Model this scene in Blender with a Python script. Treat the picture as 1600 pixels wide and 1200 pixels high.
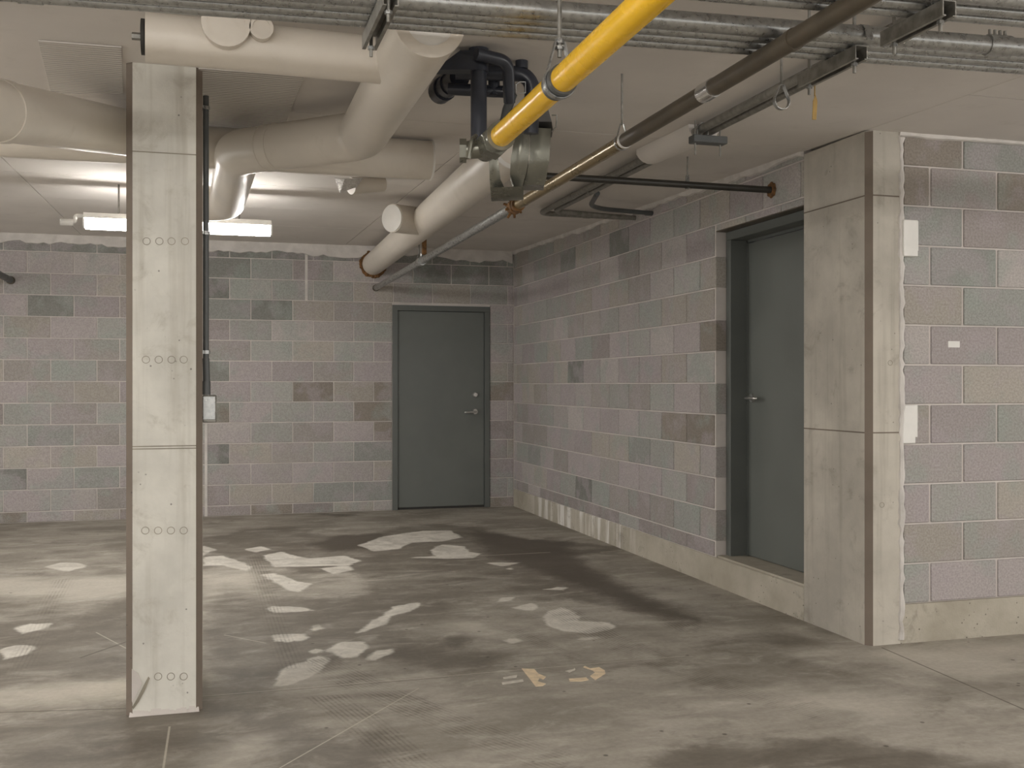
import bpy, math, random
import numpy as np
from mathutils import Vector
random.seed(7)
R_ = math.radians
scene = bpy.context.scene
col = scene.collection
for o in list(bpy.data.objects): bpy.data.objects.remove(o)

# ------------------------------------------------------------------ camera, world, exposure
FPX, YAW, HOR, CH = 1634.0, R_(16.26), 601.0, 1.27
cam = bpy.data.cameras.new('camera'); cam.sensor_width = 36.0; cam.lens = 36.0*FPX/1600
cam.shift_y = 1.0/1600; cam.clip_start = .05; cam.clip_end = 100
co = bpy.data.objects.new('camera', cam); col.objects.link(co)
co.location = (0, 0, CH); co.rotation_euler = (R_(90), 0, -YAW); scene.camera = co
w = bpy.data.worlds.new('world'); scene.world = w; w.use_nodes = True
w.node_tree.nodes['Background'].inputs[0].default_value = (1.0, .972, .93, 1)
w.node_tree.nodes['Background'].inputs[1].default_value = 0.45
vs = scene.view_settings
vs.view_transform = 'Standard'; vs.look = 'None'; vs.gamma = 1; vs.use_curve_mapping = False; vs.exposure = 1.85
LAMP = 20.0

# a photo pixel is only a direction; the distance comes from the plane it lies on
FW = Vector((math.sin(YAW), math.cos(YAW), 0)); RT = Vector((math.cos(YAW), -math.sin(YAW), 0))
EYE = Vector((0, 0, CH))
def ray(x, y): return FW + RT*((x-800)/FPX) + Vector((0, 0, -(y-HOR)/FPX))
def on_z(x, y, z): d = ray(x, y); return EYE + d*((z-CH)/d.z)
def on_y(x, y, Y): d = ray(x, y); return EYE + d*(Y/d.y)
def on_x(x, y, X): d = ray(x, y); return EYE + d*(X/d.x)
def zc(y): return 2.51 + .025*(y-4.5)          # ceiling height: the slab rises towards the back

# ------------------------------------------------------------------ materials
class NT:
    def __init__(s, name):
        s.m = bpy.data.materials.new(name); s.m.use_nodes = True
        s.t = s.m.node_tree; s.b = s.t.nodes['Principled BSDF']
    def n(s, kind, **kw):
        nd = s.t.nodes.new(kind)
        for k, v in kw.items():
            if k.startswith('i_'):
                key = k[2:]; key = int(key) if key.isdigit() else key.replace('_', ' ')
                s.put(nd.inputs[key], v)
            else: setattr(nd, k, v)
        return nd
    def put(s, sock, v):
        if isinstance(v, bpy.types.NodeSocket): s.t.links.new(v, sock)
        else: sock.default_value = v
    def noise(s, scale, detail=4, rough=.55, vec=None, dist=0):
        nd = s.n('ShaderNodeTexNoise', i_Scale=scale, i_Detail=detail, i_Roughness=rough, i_Distortion=dist)
        s.put(nd.inputs['Vector'], vec if vec is not None else s.pos()); return nd.outputs['Fac']
    def pos(s):
        if not hasattr(s, '_p'): s._p = s.n('ShaderNodeNewGeometry').outputs['Position']
        return s._p
    def scaled(s, sx, sy, sz):
        return s.n('ShaderNodeVectorMath', operation='MULTIPLY', i_0=s.pos(), i_1=(sx, sy, sz)).outputs[0]
    def math(s, op, a, b=0.0, c=0.0, clamp=False):
        nd = s.n('ShaderNodeMath', operation=op, use_clamp=clamp)
        s.put(nd.inputs[0], a); s.put(nd.inputs[1], b); s.put(nd.inputs[2], c); return nd.outputs[0]
    def ramp(s, v, lo, hi, a=0.0, b=1.0, smooth=True):
        nd = s.n('ShaderNodeMapRange', interpolation_type='SMOOTHSTEP' if smooth else 'LINEAR')
        for i, q in enumerate((v, lo, hi, a, b)): s.put(nd.inputs[i], q)
        return nd.outputs[0]
    def mix(s, f, a, b, mode='MIX'):
        nd = s.n('ShaderNodeMix', data_type='RGBA', blend_type=mode)
        s.put(nd.inputs[0], f)
        for i, q in ((6, a), (7, b)):
            if isinstance(q, tuple) and len(q) == 3: q = q + (1,)
            s.put(nd.inputs[i], q)
        return nd.outputs[2]
    def bump(s, h, strength=.3, dist=.01):
        nd = s.n('ShaderNodeBump', i_Strength=strength, i_Distance=dist); s.put(nd.inputs['Height'], h)
        s.t.links.new(nd.outputs[0], s.b.inputs['Normal'])
    def fin(s, color=None, rough=.8, metal=0.0, spec=.5):
        if color is not None:
            if isinstance(color, tuple): color = color + (1,)
            s.put(s.b.inputs['Base Color'], color)
        s.put(s.b.inputs['Roughness'], rough); s.b.inputs['Metallic'].default_value = metal
        s.b.inputs['Specular IOR Level'].default_value = spec
        return s.m
def attr(t, name): return t.n('ShaderNodeAttribute', attribute_name=name).outputs['Fac']

def m_paint(name, c, var=.12, rough=.5, metal=0.0, scale=9.0, bump=.05, spec=.5, grime=None):
    t = NT(name); n = t.noise(scale, 5)
    a = tuple(q*(1-var) for q in c); b = tuple(min(1, q*(1+var)) for q in c)
    cc = t.mix(t.ramp(n, .3, .7), a, b)
    if grime:
        g = t.noise(4.0, 6, .7, dist=.6)
        cc = t.mix(t.math('MULTIPLY', t.ramp(g, .55, .72), grime[1]), cc, grime[0])
    t.bump(t.noise(180, 2), bump, .002)
    return t.fin(cc, t.ramp(n, .3, .7, rough-.07, rough+.07), metal, spec)

def m_concrete(name, c, var=.16, stain=(.2, .18, .15), amt=.35, streak=True, bump=.35, pits=True):
    t = NT(name)
    a = tuple(q*(1-var) for q in c); b = tuple(min(1, q*(1+var)) for q in c)
    cc = t.mix(t.ramp(t.noise(2.2, 6, .6), .3, .7), a, b)
    cc = t.mix(t.math('MULTIPLY', t.ramp(t.noise(7, 6, .7, dist=.5), .52, .75), amt), cc, stain)
    if streak:
        v = t.scaled(14, 14, .7)
        cc = t.mix(t.math('MULTIPLY', t.ramp(t.noise(1.0, 4, .6, v), .5, .75), amt*.8), cc, stain)
    h = t.noise(60, 5, .7)
    if pits:
        vo = t.n('ShaderNodeTexVoronoi', i_Scale=26.0); t.put(vo.inputs['Vector'], t.pos())
        pit = t.math('MULTIPLY', t.ramp(vo.outputs['Distance'], .06, .12, 1, 0), t.ramp(t.noise(5, 2), .56, .6))
        cc = t.mix(t.math('MULTIPLY', pit, .7), cc, (.08, .07, .06))
    t.bump(h, bump, .004)
    return t.fin(cc, .85, 0, .3)

def m_block():
    t = NT('split_concrete_block')
    oi = t.n('ShaderNodeObjectInfo'); base = oi.outputs['Color']
    n1 = t.noise(5.5, 3, .5); n2 = t.noise(4.2, 3, .5, t.n('ShaderNodeVectorMath', operation='ADD', i_0=t.pos(), i_1=(13.1, 7.7, 3.3)).outputs[0])
    c = t.mix(t.math('MULTIPLY', t.ramp(n1, .48, .64), .45), base, (.475, .42, .435))
    c = t.mix(t.math('MULTIPLY', t.ramp(n2, .52, .66), .45), c, (.375, .415, .375))
    g = t.noise(95, 4, .75)
    c = t.mix(t.ramp(g, .33, .67, .45, 0), c, t.mix(1.0, c, (.38, .36, .34), 'MULTIPLY'))
    c = t.mix(t.ramp(t.noise(160, 2, .6), .6, .75, 0, .22), c, (.55, .52, .48))
    t.bump(g, .5, .004)
    return t.fin(c, .9, 0, .25)

M = {}
M['block'] = m_block()
M['mortar'] = m_concrete('mortar', (.60, .555, .52), .1, (.3, .27, .24), .25, False, .3, False)
M['concrete'] = m_concrete('cast_concrete', (.50, .465, .405), .16, (.25, .22, .175), .55)
M['column'] = m_concrete('column_concrete', (.68, .66, .60), .14, (.36, .325, .26), .5)
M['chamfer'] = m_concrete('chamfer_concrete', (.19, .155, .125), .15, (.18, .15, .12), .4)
M['mark'] = m_paint('form_mark_grey', (.30, .27, .215), .15, .9, spec=.2)
M['curb'] = None
def m_curb():
    t = NT('curb_concrete')
    cc = t.mix(t.ramp(t.noise(2.5, 6, .6), .3, .7), (.36, .325, .26), (.50, .46, .385))
    v = t.scaled(9, 9, .9)
    s1 = t.ramp(t.noise(1.0, 4, .6, v), .44, .6)
    sep = t.n('ShaderNodeSeparateXYZ'); t.put(sep.inputs[0], t.pos())
    # lime bloom dripping over the back stretch of the curb
    yy = t.math('MULTIPLY', t.ramp(sep.outputs['Y'], 7.0, 7.8), t.ramp(sep.outputs['Y'], 9.4, 10.0, 1, 0))
    cc = t.mix(t.math('MULTIPLY', t.math('MULTIPLY', s1, yy), .9), cc, (.78, .76, .72))
    cc = t.mix(t.math('MULTIPLY', t.ramp(t.noise(5, 6, .7, dist=.6), .55, .7), .45), cc, (.19, .165, .13))
    vo = t.n('ShaderNodeTexVoronoi', i_Scale=30.0); t.put(vo.inputs['Vector'], t.pos())
    pit = t.math('MULTIPLY', t.ramp(vo.outputs['Distance'], .08, .16, 1, 0), t.ramp(t.noise(5, 2), .5, .56))
    cc = t.mix(t.math('MULTIPLY', pit, .8), cc, (.07, .06, .05))
    t.bump(t.noise(50, 5, .7), .4, .005)
    return t.fin(cc, .88, 0, .3)
M['curb'] = m_curb()
M['ceiling'] = m_paint('ceiling_panel_white', (.66, .62, .58), .05, .78, scale=1.6, bump=.06, spec=.22, grime=((.44, .40, .36), .2))
M['seal'] = m_paint('sealant_white', (.62, .585, .55), .1, .7, bump=.3, grime=((.36, .32, .28), .4))
M['pipe_white'] = m_paint('insulation_jacket_cream', (.68, .625, .55), .05, .36, scale=3, bump=.05, spec=.5, grime=((.5, .44, .36), .25))
M['cap_white'] = m_paint('cap_white', (.80, .78, .74), .04, .4)
M['galv'] = m_paint('galvanized_steel', (.38, .382, .372), .16, .32, .8, scale=60, bump=.06, grime=((.2, .19, .17), .22))
M['galv_dark'] = m_paint('weathered_galvanized', (.26, .25, .225), .25, .5, .6, scale=30, bump=.1, grime=((.10, .09, .075), .5))
M['steel_bright'] = m_paint('bright_steel', (.70, .69, .67), .1, .25, .9)
M['iron'] = m_paint('black_iron', (.095, .078, .055), .2, .45, .2, grime=((.14, .10, .07), .5))
M['black'] = m_paint('black_pipe_paint', (.03, .027, .022), .2, .45, .1)
M['bronze'] = m_paint('lacquered_brown_steel', (.25, .185, .09), .06, .3, .5, scale=5, bump=0.0)
M['yellow'] = m_paint('gas_pipe_yellow', (.86, .50, .012), .04, .25, scale=6, bump=0.0, grime=((.55, .32, .02), .12))
M['rust'] = m_paint('rusty_foam', (.17, .085, .03), .45, .9, scale=35, bump=.6)
M['abs'] = m_paint('drain_pipe_black', (.026, .029, .04), .2, .36, bump=.05)
M['trap'] = m_paint('grey_green_sheet', (.20, .195, .16), .1, .28, .6, scale=6)
M['trap_dark'] = m_paint('dark_hood', (.085, .08, .075), .2, .45, .3)
M['door'] = m_paint('door_paint_grey_green', (.135, .145, .133), .07, .45, scale=3, bump=.05)
M['frame'] = m_paint('frame_paint_grey_green', (.112, .12, .111), .07, .42, scale=3, bump=.05)
M['grey_pvc'] = m_paint('grey_conduit', (.075, .078, .077), .12, .42)
M['white_metal'] = m_paint('fixture_enamel_white', (.72, .71, .68), .04, .4)
M['tag'] = m_paint('tag_ochre', (.30, .19, .055), .2, .7)
M['peach'] = m_paint('floor_paint_cream', (.74, .60, .42), .12, .7, scale=30, grime=((.48, .40, .30), .35))
M['pale'] = m_paint('floor_paint_worn_white', (.60, .56, .49), .12, .8, scale=30, grime=((.36, .32, .27), .7))
M['rubber'] = m_paint('black_rubber', (.03, .028, .026), .2, .7)
t = NT('lamp_lens'); t.fin((.9, .9, .88), .4)
t.b.inputs['Emission Color'].default_value = (1.0, .972, .93, 1); t.b.inputs['Emission Strength'].default_value = LAMP
M['lens'] = t.m
t = NT('foil'); t.bump(t.noise(40, 4, .8), 1.0, .02); M['foil'] = t.fin((.75, .74, .72), .18, 1.0)
t = NT('wavy_plastic_film')
t.bump(t.n('ShaderNodeTexWave', wave_type='BANDS', bands_direction='Y', i_Vector=t.pos(), i_Scale=11.0, i_Distortion=2.5, i_Detail=2.0).outputs['Fac'], 1.0, .0022)
M['film'] = t.fin((.66, .62, .58), .07, 0, 1.0)

# ------------------------------------------------------------------ mesh helpers
class MB:
    def __init__(s): s.v = []; s.f = []
    def add(s, vs, fs):
        b = len(s.v); s.v += [tuple(p) for p in vs]; s.f += [tuple(i+b for i in f) for f in fs]; return s
    def box(s, x0, x1, y0, y1, z0, z1):
        vs = [(x, y, z) for z in (z0, z1) for y in (y0, y1) for x in (x0, x1)]
        return s.add(vs, [(0, 2, 3, 1), (4, 5, 7, 6), (0, 1, 5, 4), (2, 6, 7, 3), (0, 4, 6, 2), (1, 3, 7, 5)])
    def bevbox(s, x0, x1, y0, y1, z0, z1, b=.004):
        vs = []; L = ((x0, x1), (y0, y1), (z0, z1)); idx = {}
        for i in range(8):
            c = [(i >> k) & 1 for k in range(3)]
            for ax in range(3):
                p = []
                for k in range(3):
                    q = L[k][c[k]]
                    if k != ax: q += b if c[k] == 0 else -b
                    p.append(q)
                idx[(i, ax)] = len(vs); vs.append(p)
        fs = []
        for ax in range(3):
            a, b2 = [k for k in range(3) if k != ax]
            for sd in (0, 1):
                cs = [(0, 0), (1, 0), (1, 1), (0, 1)]
                ids = [(sd << ax) | (p << a) | (q << b2) for p, q in cs]
                f = [idx[(i, ax)] for i in ids]; fs.append(f if (sd ^ (ax == 1)) else f[::-1])
            for p in (0, 1):
                for q in (0, 1):
                    i0 = (p << a) | (q << b2); i1 = i0 | (1 << ax)
                    fs.append((idx[(i0, a)], idx[(i1, a)], idx[(i1, b2)], idx[(i0, b2)]))
        for i in range(8): fs.append((idx[(i, 0)], idx[(i, 1)], idx[(i, 2)]))
        return s.add(vs, fs)
    def prism(s, poly, z0, z1):
        n = len(poly); vs = [(x, y, z0) for x, y in poly] + [(x, y, z1) for x, y in poly]
        return s.add(vs, [tuple(range(n))[::-1], tuple(range(n, 2*n))] + [(i, (i+1) % n, n+(i+1) % n, n+i) for i in range(n)])
    def prism_ax(s, poly, a0, a1, ax):        # poly in the two other axes, extruded along axis ax
        n = len(poly); vs = []
        for a in (a0, a1):
            for p, q in poly: vs.append({'x': (a, p, q), 'y': (p, a, q), 'z': (p, q, a)}[ax])
        return s.add(vs, [tuple(range(n)), tuple(range(n, 2*n))[::-1]] + [(i, n+i, n+(i+1) % n, (i+1) % n) for i in range(n)])
    def tube(s, pts, r, seg=20, caps=True):
        pts = [Vector(p) for p in pts]; n = len(pts); rr = r if isinstance(r, (list, tuple)) else [r]*n
        T = []
        for i in range(n):
            d = Vector((0, 0, 0))
            if i: d += (pts[i]-pts[i-1]).normalized() if (pts[i]-pts[i-1]).length > 1e-9 else Vector()
            if i < n-1: d += (pts[i+1]-pts[i]).normalized() if (pts[i+1]-pts[i]).length > 1e-9 else Vector()
            T.append(d.normalized() if d.length > 1e-9 else (T[-1] if T else Vector((0, 0, 1))))
        u = T[0].orthogonal().normalized(); vs = []
        for i in range(n):
            u = (u - T[i]*u.dot(T[i])).normalized(); v = T[i].cross(u)
            k = 1.0
            if 0 < i < n-1:
                a = (pts[i]-pts[i-1]); 
                if a.length > 1e-9: k = 1.0/max(.5, a.normalized().dot(T[i]))
            for j in range(seg):
                a = 2*math.pi*j/seg
                vs.append(pts[i] + (u*math.cos(a) + v*math.sin(a))*rr[i])
        fs = [(i*seg+j, i*seg+(j+1) % seg, (i+1)*seg+(j+1) % seg, (i+1)*seg+j) for i in range(n-1) for j in range(seg)]
        if caps: fs += [tuple(range(seg))[::-1], tuple((n-1)*seg+j for j in range(seg))]
        return s.add(vs, fs)
    def cyl(s, a, b, r, r2=None, seg=20): return s.tube([a, b], [r, r if r2 is None else r2], seg)
    def ring(s, c, axis, r_in, r_out, h, seg=20):     # washer along an axis vector
        ax = Vector(axis).normalized(); u = ax.orthogonal().normalized(); v = ax.cross(u); c = Vector(c); vs = []
        for hh in (0, h):
            for r in (r_in, r_out):
                for j in range(seg):
                    a = 2*math.pi*j/seg; vs.append(c+ax*hh+(u*math.cos(a)+v*math.sin(a))*r)
        fs = []
        for j in range(seg):
            k = (j+1) % seg
            A, B, C_, D = 0, seg, 2*seg, 3*seg
            fs += [(A+j, A+k, B+k, B+j), (C_+j, D+j, D+k, C_+k), (B+j, B+k, D+k, D+j), (A+j, C_+j, C_+k, A+k)]
        return s.add(vs, fs)
    def strip(s, pts, half, thick, width_dir, normal_hint=None):    # flat bar bent along a path
        pts = [Vector(p) for p in pts]; W = Vector(width_dir).normalized(); n = len(pts); vs = []
        for i in range(n):
            t_ = (pts[min(i+1, n-1)]-pts[max(i-1, 0)]).normalized(); nn = t_.cross(W).normalized()
            for sw, sn in ((-1, -1), (1, -1), (1, 1), (-1, 1)): vs.append(pts[i]+W*half*sw+nn*thick*.5*sn)
        fs = [(i*4+j, i*4+(j+1) % 4, (i+1)*4+(j+1) % 4, (i+1)*4+j) for i in range(n-1) for j in range(4)]
        return s.add(vs, fs+[(3, 2, 1, 0), tuple((n-1)*4+j for j in range(4))])
    def mesh(s, name, mat, org=(0, 0, 0)):
        me = bpy.data.meshes.new(name); o = Vector(org)
        me.from_pydata([tuple(Vector(p)-o) for p in s.v], [], s.f); me.validate(); me.update()
        if mat is not None: me.materials.append(mat)
        import bmesh
        bm = bmesh.new(); bm.from_mesh(me); bmesh.ops.recalc_face_normals(bm, faces=bm.faces[:]); bm.to_mesh(me); bm.free()
        me.polygons.foreach_set('use_smooth', [True]*len(me.polygons)); me.set_sharp_from_angle(angle=R_(38))
        return me
    def build(s, name, mat, parent=None, label=None, cat=None, group=None, kind=None, org=None):
        if parent is not None: org = wloc(parent)
        elif org is None:
            a = np.array(s.v); org = ((a[:, 0].min()+a[:, 0].max())/2, (a[:, 1].min()+a[:, 1].max())/2, a[:, 2].min())
        o = bpy.data.objects.new(name, s.mesh(name, M[mat] if isinstance(mat, str) else mat, org)); col.objects.link(o)
        if parent is not None: o.parent = parent
        else: o.location = org
        return tag(o, label, cat, group, kind)
def wloc(o):
    p = Vector(o.location)
    while o.parent: o = o.parent; p += o.location
    return p
def tag(o, label=None, cat=None, group=None, kind=None):
    for k, v in (('label', label), ('category', cat), ('group', group), ('kind', kind)):
        if v: o[k] = v
    return o
def thing(name, loc, label, cat, group=None, kind=None):
    o = bpy.data.objects.new(name, None); col.objects.link(o); o.location = loc; o.empty_display_size = .1
    return tag(o, label, cat, group, kind)
def fillet(pts, rad, n=8):
    pts = [Vector(p) for p in pts]; out = [pts[0]]
    for i in range(1, len(pts)-1):
        a, b, c = pts[i-1], pts[i], pts[i+1]
        u = (a-b).normalized(); v = (c-b).normalized(); ang = u.angle(v)
        d = min(rad/math.tan(ang/2), .48*(a-b).length, .48*(c-b).length) if ang < 3.1 else 0
        if d <= 1e-6: out.append(b); continue
        p0, p1 = b+u*d, b+v*d
        r = d*math.tan(ang/2); cen = b+(u+v).normalized()*(r/math.sin(ang/2))
        e0 = (p0-cen); e1 = (p1-cen); tot = e0.angle(e1); ax = e0.cross(e1).normalized()
        from mathutils import Quaternion
        for k in range(n+1): out.append(cen + Quaternion(ax, tot*k/n) @ e0)
    out.append(pts[-1]); return out
def arc(c, u, v, r, a0, a1, n=10):
    c, u, v = Vector(c), Vector(u), Vector(v)
    return [c+(u*math.cos(R_(a0+(a1-a0)*k/n))+v*math.sin(R_(a0+(a1-a0)*k/n)))*r for k in range(n+1)]

XR, YB, YF = 3.08, 10.49, 4.40
XL, XE, Y0 = -5.5, 7.5, -3.0

# ------------------------------------------------------------------ floor
def poly_px(s): return np.array([[on_z(x, y, 0).x, on_z(x, y, 0).y] for x, y in s])
def axis(lo, hi, a, b, step, coarse):
    return np.unique(np.round(np.concatenate([np.arange(lo, a, coarse), np.arange(a, b, step), np.arange(b, hi, coarse), [hi]]), 4))
gx = axis(XL, XE, -3.0, 5.2, .035, .4); gy = axis(Y0, YB+.2, 2.6, YB+.1, .035, .4)
X, Y = np.meshgrid(gx, gy); P = np.stack([X.ravel(), Y.ravel()], 1)
def sdf(poly):
    d = np.full(len(P), 1e9); ins = np.zeros(len(P), bool); n = len(poly)
    for i in range(n):
        a, b = poly[i], poly[(i+1) % n]; e = b-a; wv = P-a
        tt = np.clip((wv@e)/max(e@e, 1e-12), 0, 1); d = np.minimum(d, ((wv-tt[:, None]*e)**2).sum(1))
        cnd = (a[1] > P[:, 1]) != (b[1] > P[:, 1])
        xx = a[0]+(P[:, 1]-a[1])*(b[0]-a[0])/(b[1]-a[1] if abs(b[1]-a[1]) > 1e-12 else 1e-12)
        ins ^= cnd & (P[:, 0] < xx)
    return np.sqrt(d)*np.where(ins, -1, 1)
def union(polys):
    r = np.full(len(P), 9.0)
    for s in polys: r = np.minimum(r, sdf(poly_px(s)))
    return r
DARK = [
 [(300,843),(380,829),(450,824),(480,829),(520,833),(585,834),(620,823),(660,817),(710,816),(765,826),(800,836),(840,841),(880,836),(905,836),
  (890,846),(985,852),(990,862),(900,868),(925,886),(962,906),(1010,917),(1070,942),(1100,968),(1075,978),(1000,962),(900,945),(820,935),(700,940),
  (640,985),(640,1015),(770,1020),(755,1042),(690,1053),(600,1036),(560,1033),(500,1040),(430,1088),(380,1080),(300,1060),(300,955),(360,930),(400,915),
  (470,930),(560,925),(560,900),(480,895),(400,880),(300,890)],
 [(-60,935),(60,948),(130,960),(180,940),(260,932),(300,930),(300,1055),(230,1062),(120,1062),(40,1074),(-60,1080)],
 [(-60,893),(60,890),(120,897),(200,889),(200,895),(110,903),(-60,903)],
 [(-60,1118),(60,1108),(200,1102),(330,1100),(480,1120),(640,1180),(700,1230),(-60,1230)],
 [(1180,985),(1240,990),(1300,994),(1290,1003),(1220,1012),(1130,1018),(1080,1012),(1090,1000)],
 [(990,1180),(1100,1150),(1250,1145),(1360,1150),(1500,1175),(1600,1190),(1600,1230),(980,1230)]]
DEEP = [[(480,851),(520,838),(600,832),(618,840),(575,858),(512,863)], [(690,1005),(700,995),(730,990),(744,1000),(728,1009),(705,1011)],
 [(735,826),(790,836),(860,846),(900,842),(890,856),(905,868),(925,890),(990,925),(1090,970),(1000,955),(900,915),(830,890),(760,868),(745,850)],
 [(498,803),(540,803),(565,806),(530,808)]]
LIGHT = [
 [(555,990),(570,978),(600,960),(613,948),(655,941),(657,946),(640,955),(612,963),(600,975),(570,987)],
 [(512,1012),(530,1003),(570,1003),(573,1015),(560,1027),(533,1029)], [(572,1031),(583,1017),(615,1014),(614,1020),(585,1032)],
 [(430,1072),(433,1050),(450,1040),(470,1035),(500,1024),(513,1030),(505,1045),(480,1060),(450,1071)],
 [(415,953),(425,947),(470,949),(498,954),(470,956),(430,957)], [(482,985),(495,976),(506,983),(490,987)],
 [(425,1003),(430,992),(470,990),(485,997),(460,1004)], [(483,1018),(495,1013),(508,1018),(490,1021)],
 [(0,1014),(18,1009),(45,1008),(55,1014),(40,1024),(5,1031)], [(20,981),(45,974),(80,974),(70,983),(35,991)], [(70,886),(95,878),(125,880),(134,886),(105,894)],
 [(318,870),(350,868),(395,886),(390,893),(350,884),(318,884)], [(408,868),(440,862),(480,873),(540,868),(565,876),(545,884),(430,886)],
 [(405,898),(430,895),(455,905),(485,912),(470,926),(450,922),(430,910)], [(500,888),(545,883),(552,890),(520,897)],
 [(640,871),(680,869),(672,860),(690,851),(725,853),(734,862),(752,865),(738,872),(690,873)],
 [(560,852),(600,838),(660,829),(705,829),(722,840),(690,846),(640,848),(625,858),(585,861)],
 [(757,879),(815,879),(785,885)], [(850,921),(870,917),(886,918),(880,923)], [(776,941),(785,934),(801,933),(797,939)],
 [(800,950),(830,942),(843,948),(830,955)], [(787,1000),(800,997),(817,1001),(800,1005)],
 [(852,956),(880,948),(902,958),(908,970),(955,972),(964,981),(920,990),(880,987),(852,977)], [(895,998),(940,995),(920,1000)],
 [(316,852),(337,859),(316,868)], [(380,858),(410,853),(424,858),(400,863)], [(792,888),(800,887),(800,890),(793,890)]]
SOFT = [[(-60,1092),(80,1072),(190,1062),(300,1062),(300,1085),(100,1098),(-60,1100)], [(325,1210),(360,1165),(415,1150),(420,1160),(385,1190),(360,1215)],
 [(318,900),(395,895),(420,935),(390,930),(350,912),(318,945)], [(-60,905),(200,903),(200,930),(120,935),(-60,925)], [(700,975),(760,968),(770,985),(735,990)],
 [(1150,1075),(1300,1085),(1420,1100),(1400,1120),(1250,1110)], [(1350,1020),(1500,1010),(1600,1005),(1600,1060),(1500,1060)]]
TRACK = [([(870,950),(950,998),(1050,1040),(1180,1085),(1330,1125)], .12), ([(990,930),(1080,985),(1180,1020),(1320,1060),(1480,1090)], .1),
 ([(490,1030),(560,1066),(640,1103),(740,1143),(880,1195)], .12), ([(510,1085),(570,1130),(640,1190),(680,1215)], .11),
 ([(395,868),(412,915),(435,985),(458,1045)], .1), ([(100,905),(80,940),(60,985),(20,1060)], .1), ([(720,960),(800,985),(880,1020),(940,1040)], .06)]
a_dark, a_deep, a_light, a_soft = union(DARK), union(DEEP), union(LIGHT), union(SOFT)
a_td = np.full(len(P), 9.0); a_tm = np.zeros(len(P))
for ti, (pts, hw) in enumerate(TRACK):
    amp = (1, 1, 1, .8, .4, .35, .7)[ti]
    q = poly_px(pts)
    for i in range(len(q)-1):
        a, b = q[i], q[i+1]; e = b-a; L = math.hypot(*e); wv = P-a
        tt = (wv@e)/(L*L); lat = (wv[:, 0]*e[1]-wv[:, 1]*e[0])/L
        ok = (tt > -.03) & (tt < 1.03) & (np.abs(lat) < np.abs(a_td)) ; a_td[ok] = lat[ok]
        a_tm = np.where(ok, np.maximum(0, 1-np.abs(lat)/hw)*amp, a_tm)
nx_, ny_ = len(gx), len(gy)
me = bpy.data.meshes.new('floor')
me.from_pydata([(x, y, 0) for x, y in P], [], [(j*nx_+i, j*nx_+i+1, (j+1)*nx_+i+1, (j+1)*nx_+i) for j in range(ny_-1) for i in range(nx_-1)])
for nm, arr in (('dark', a_dark), ('deep', a_deep), ('light', a_light), ('soft', a_soft), ('trackd', np.clip(a_td, -1, 1)), ('trackm', a_tm)):
    me.attributes.new(nm, 'FLOAT', 'POINT').data.foreach_set('value', arr.astype(np.float32))
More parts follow.
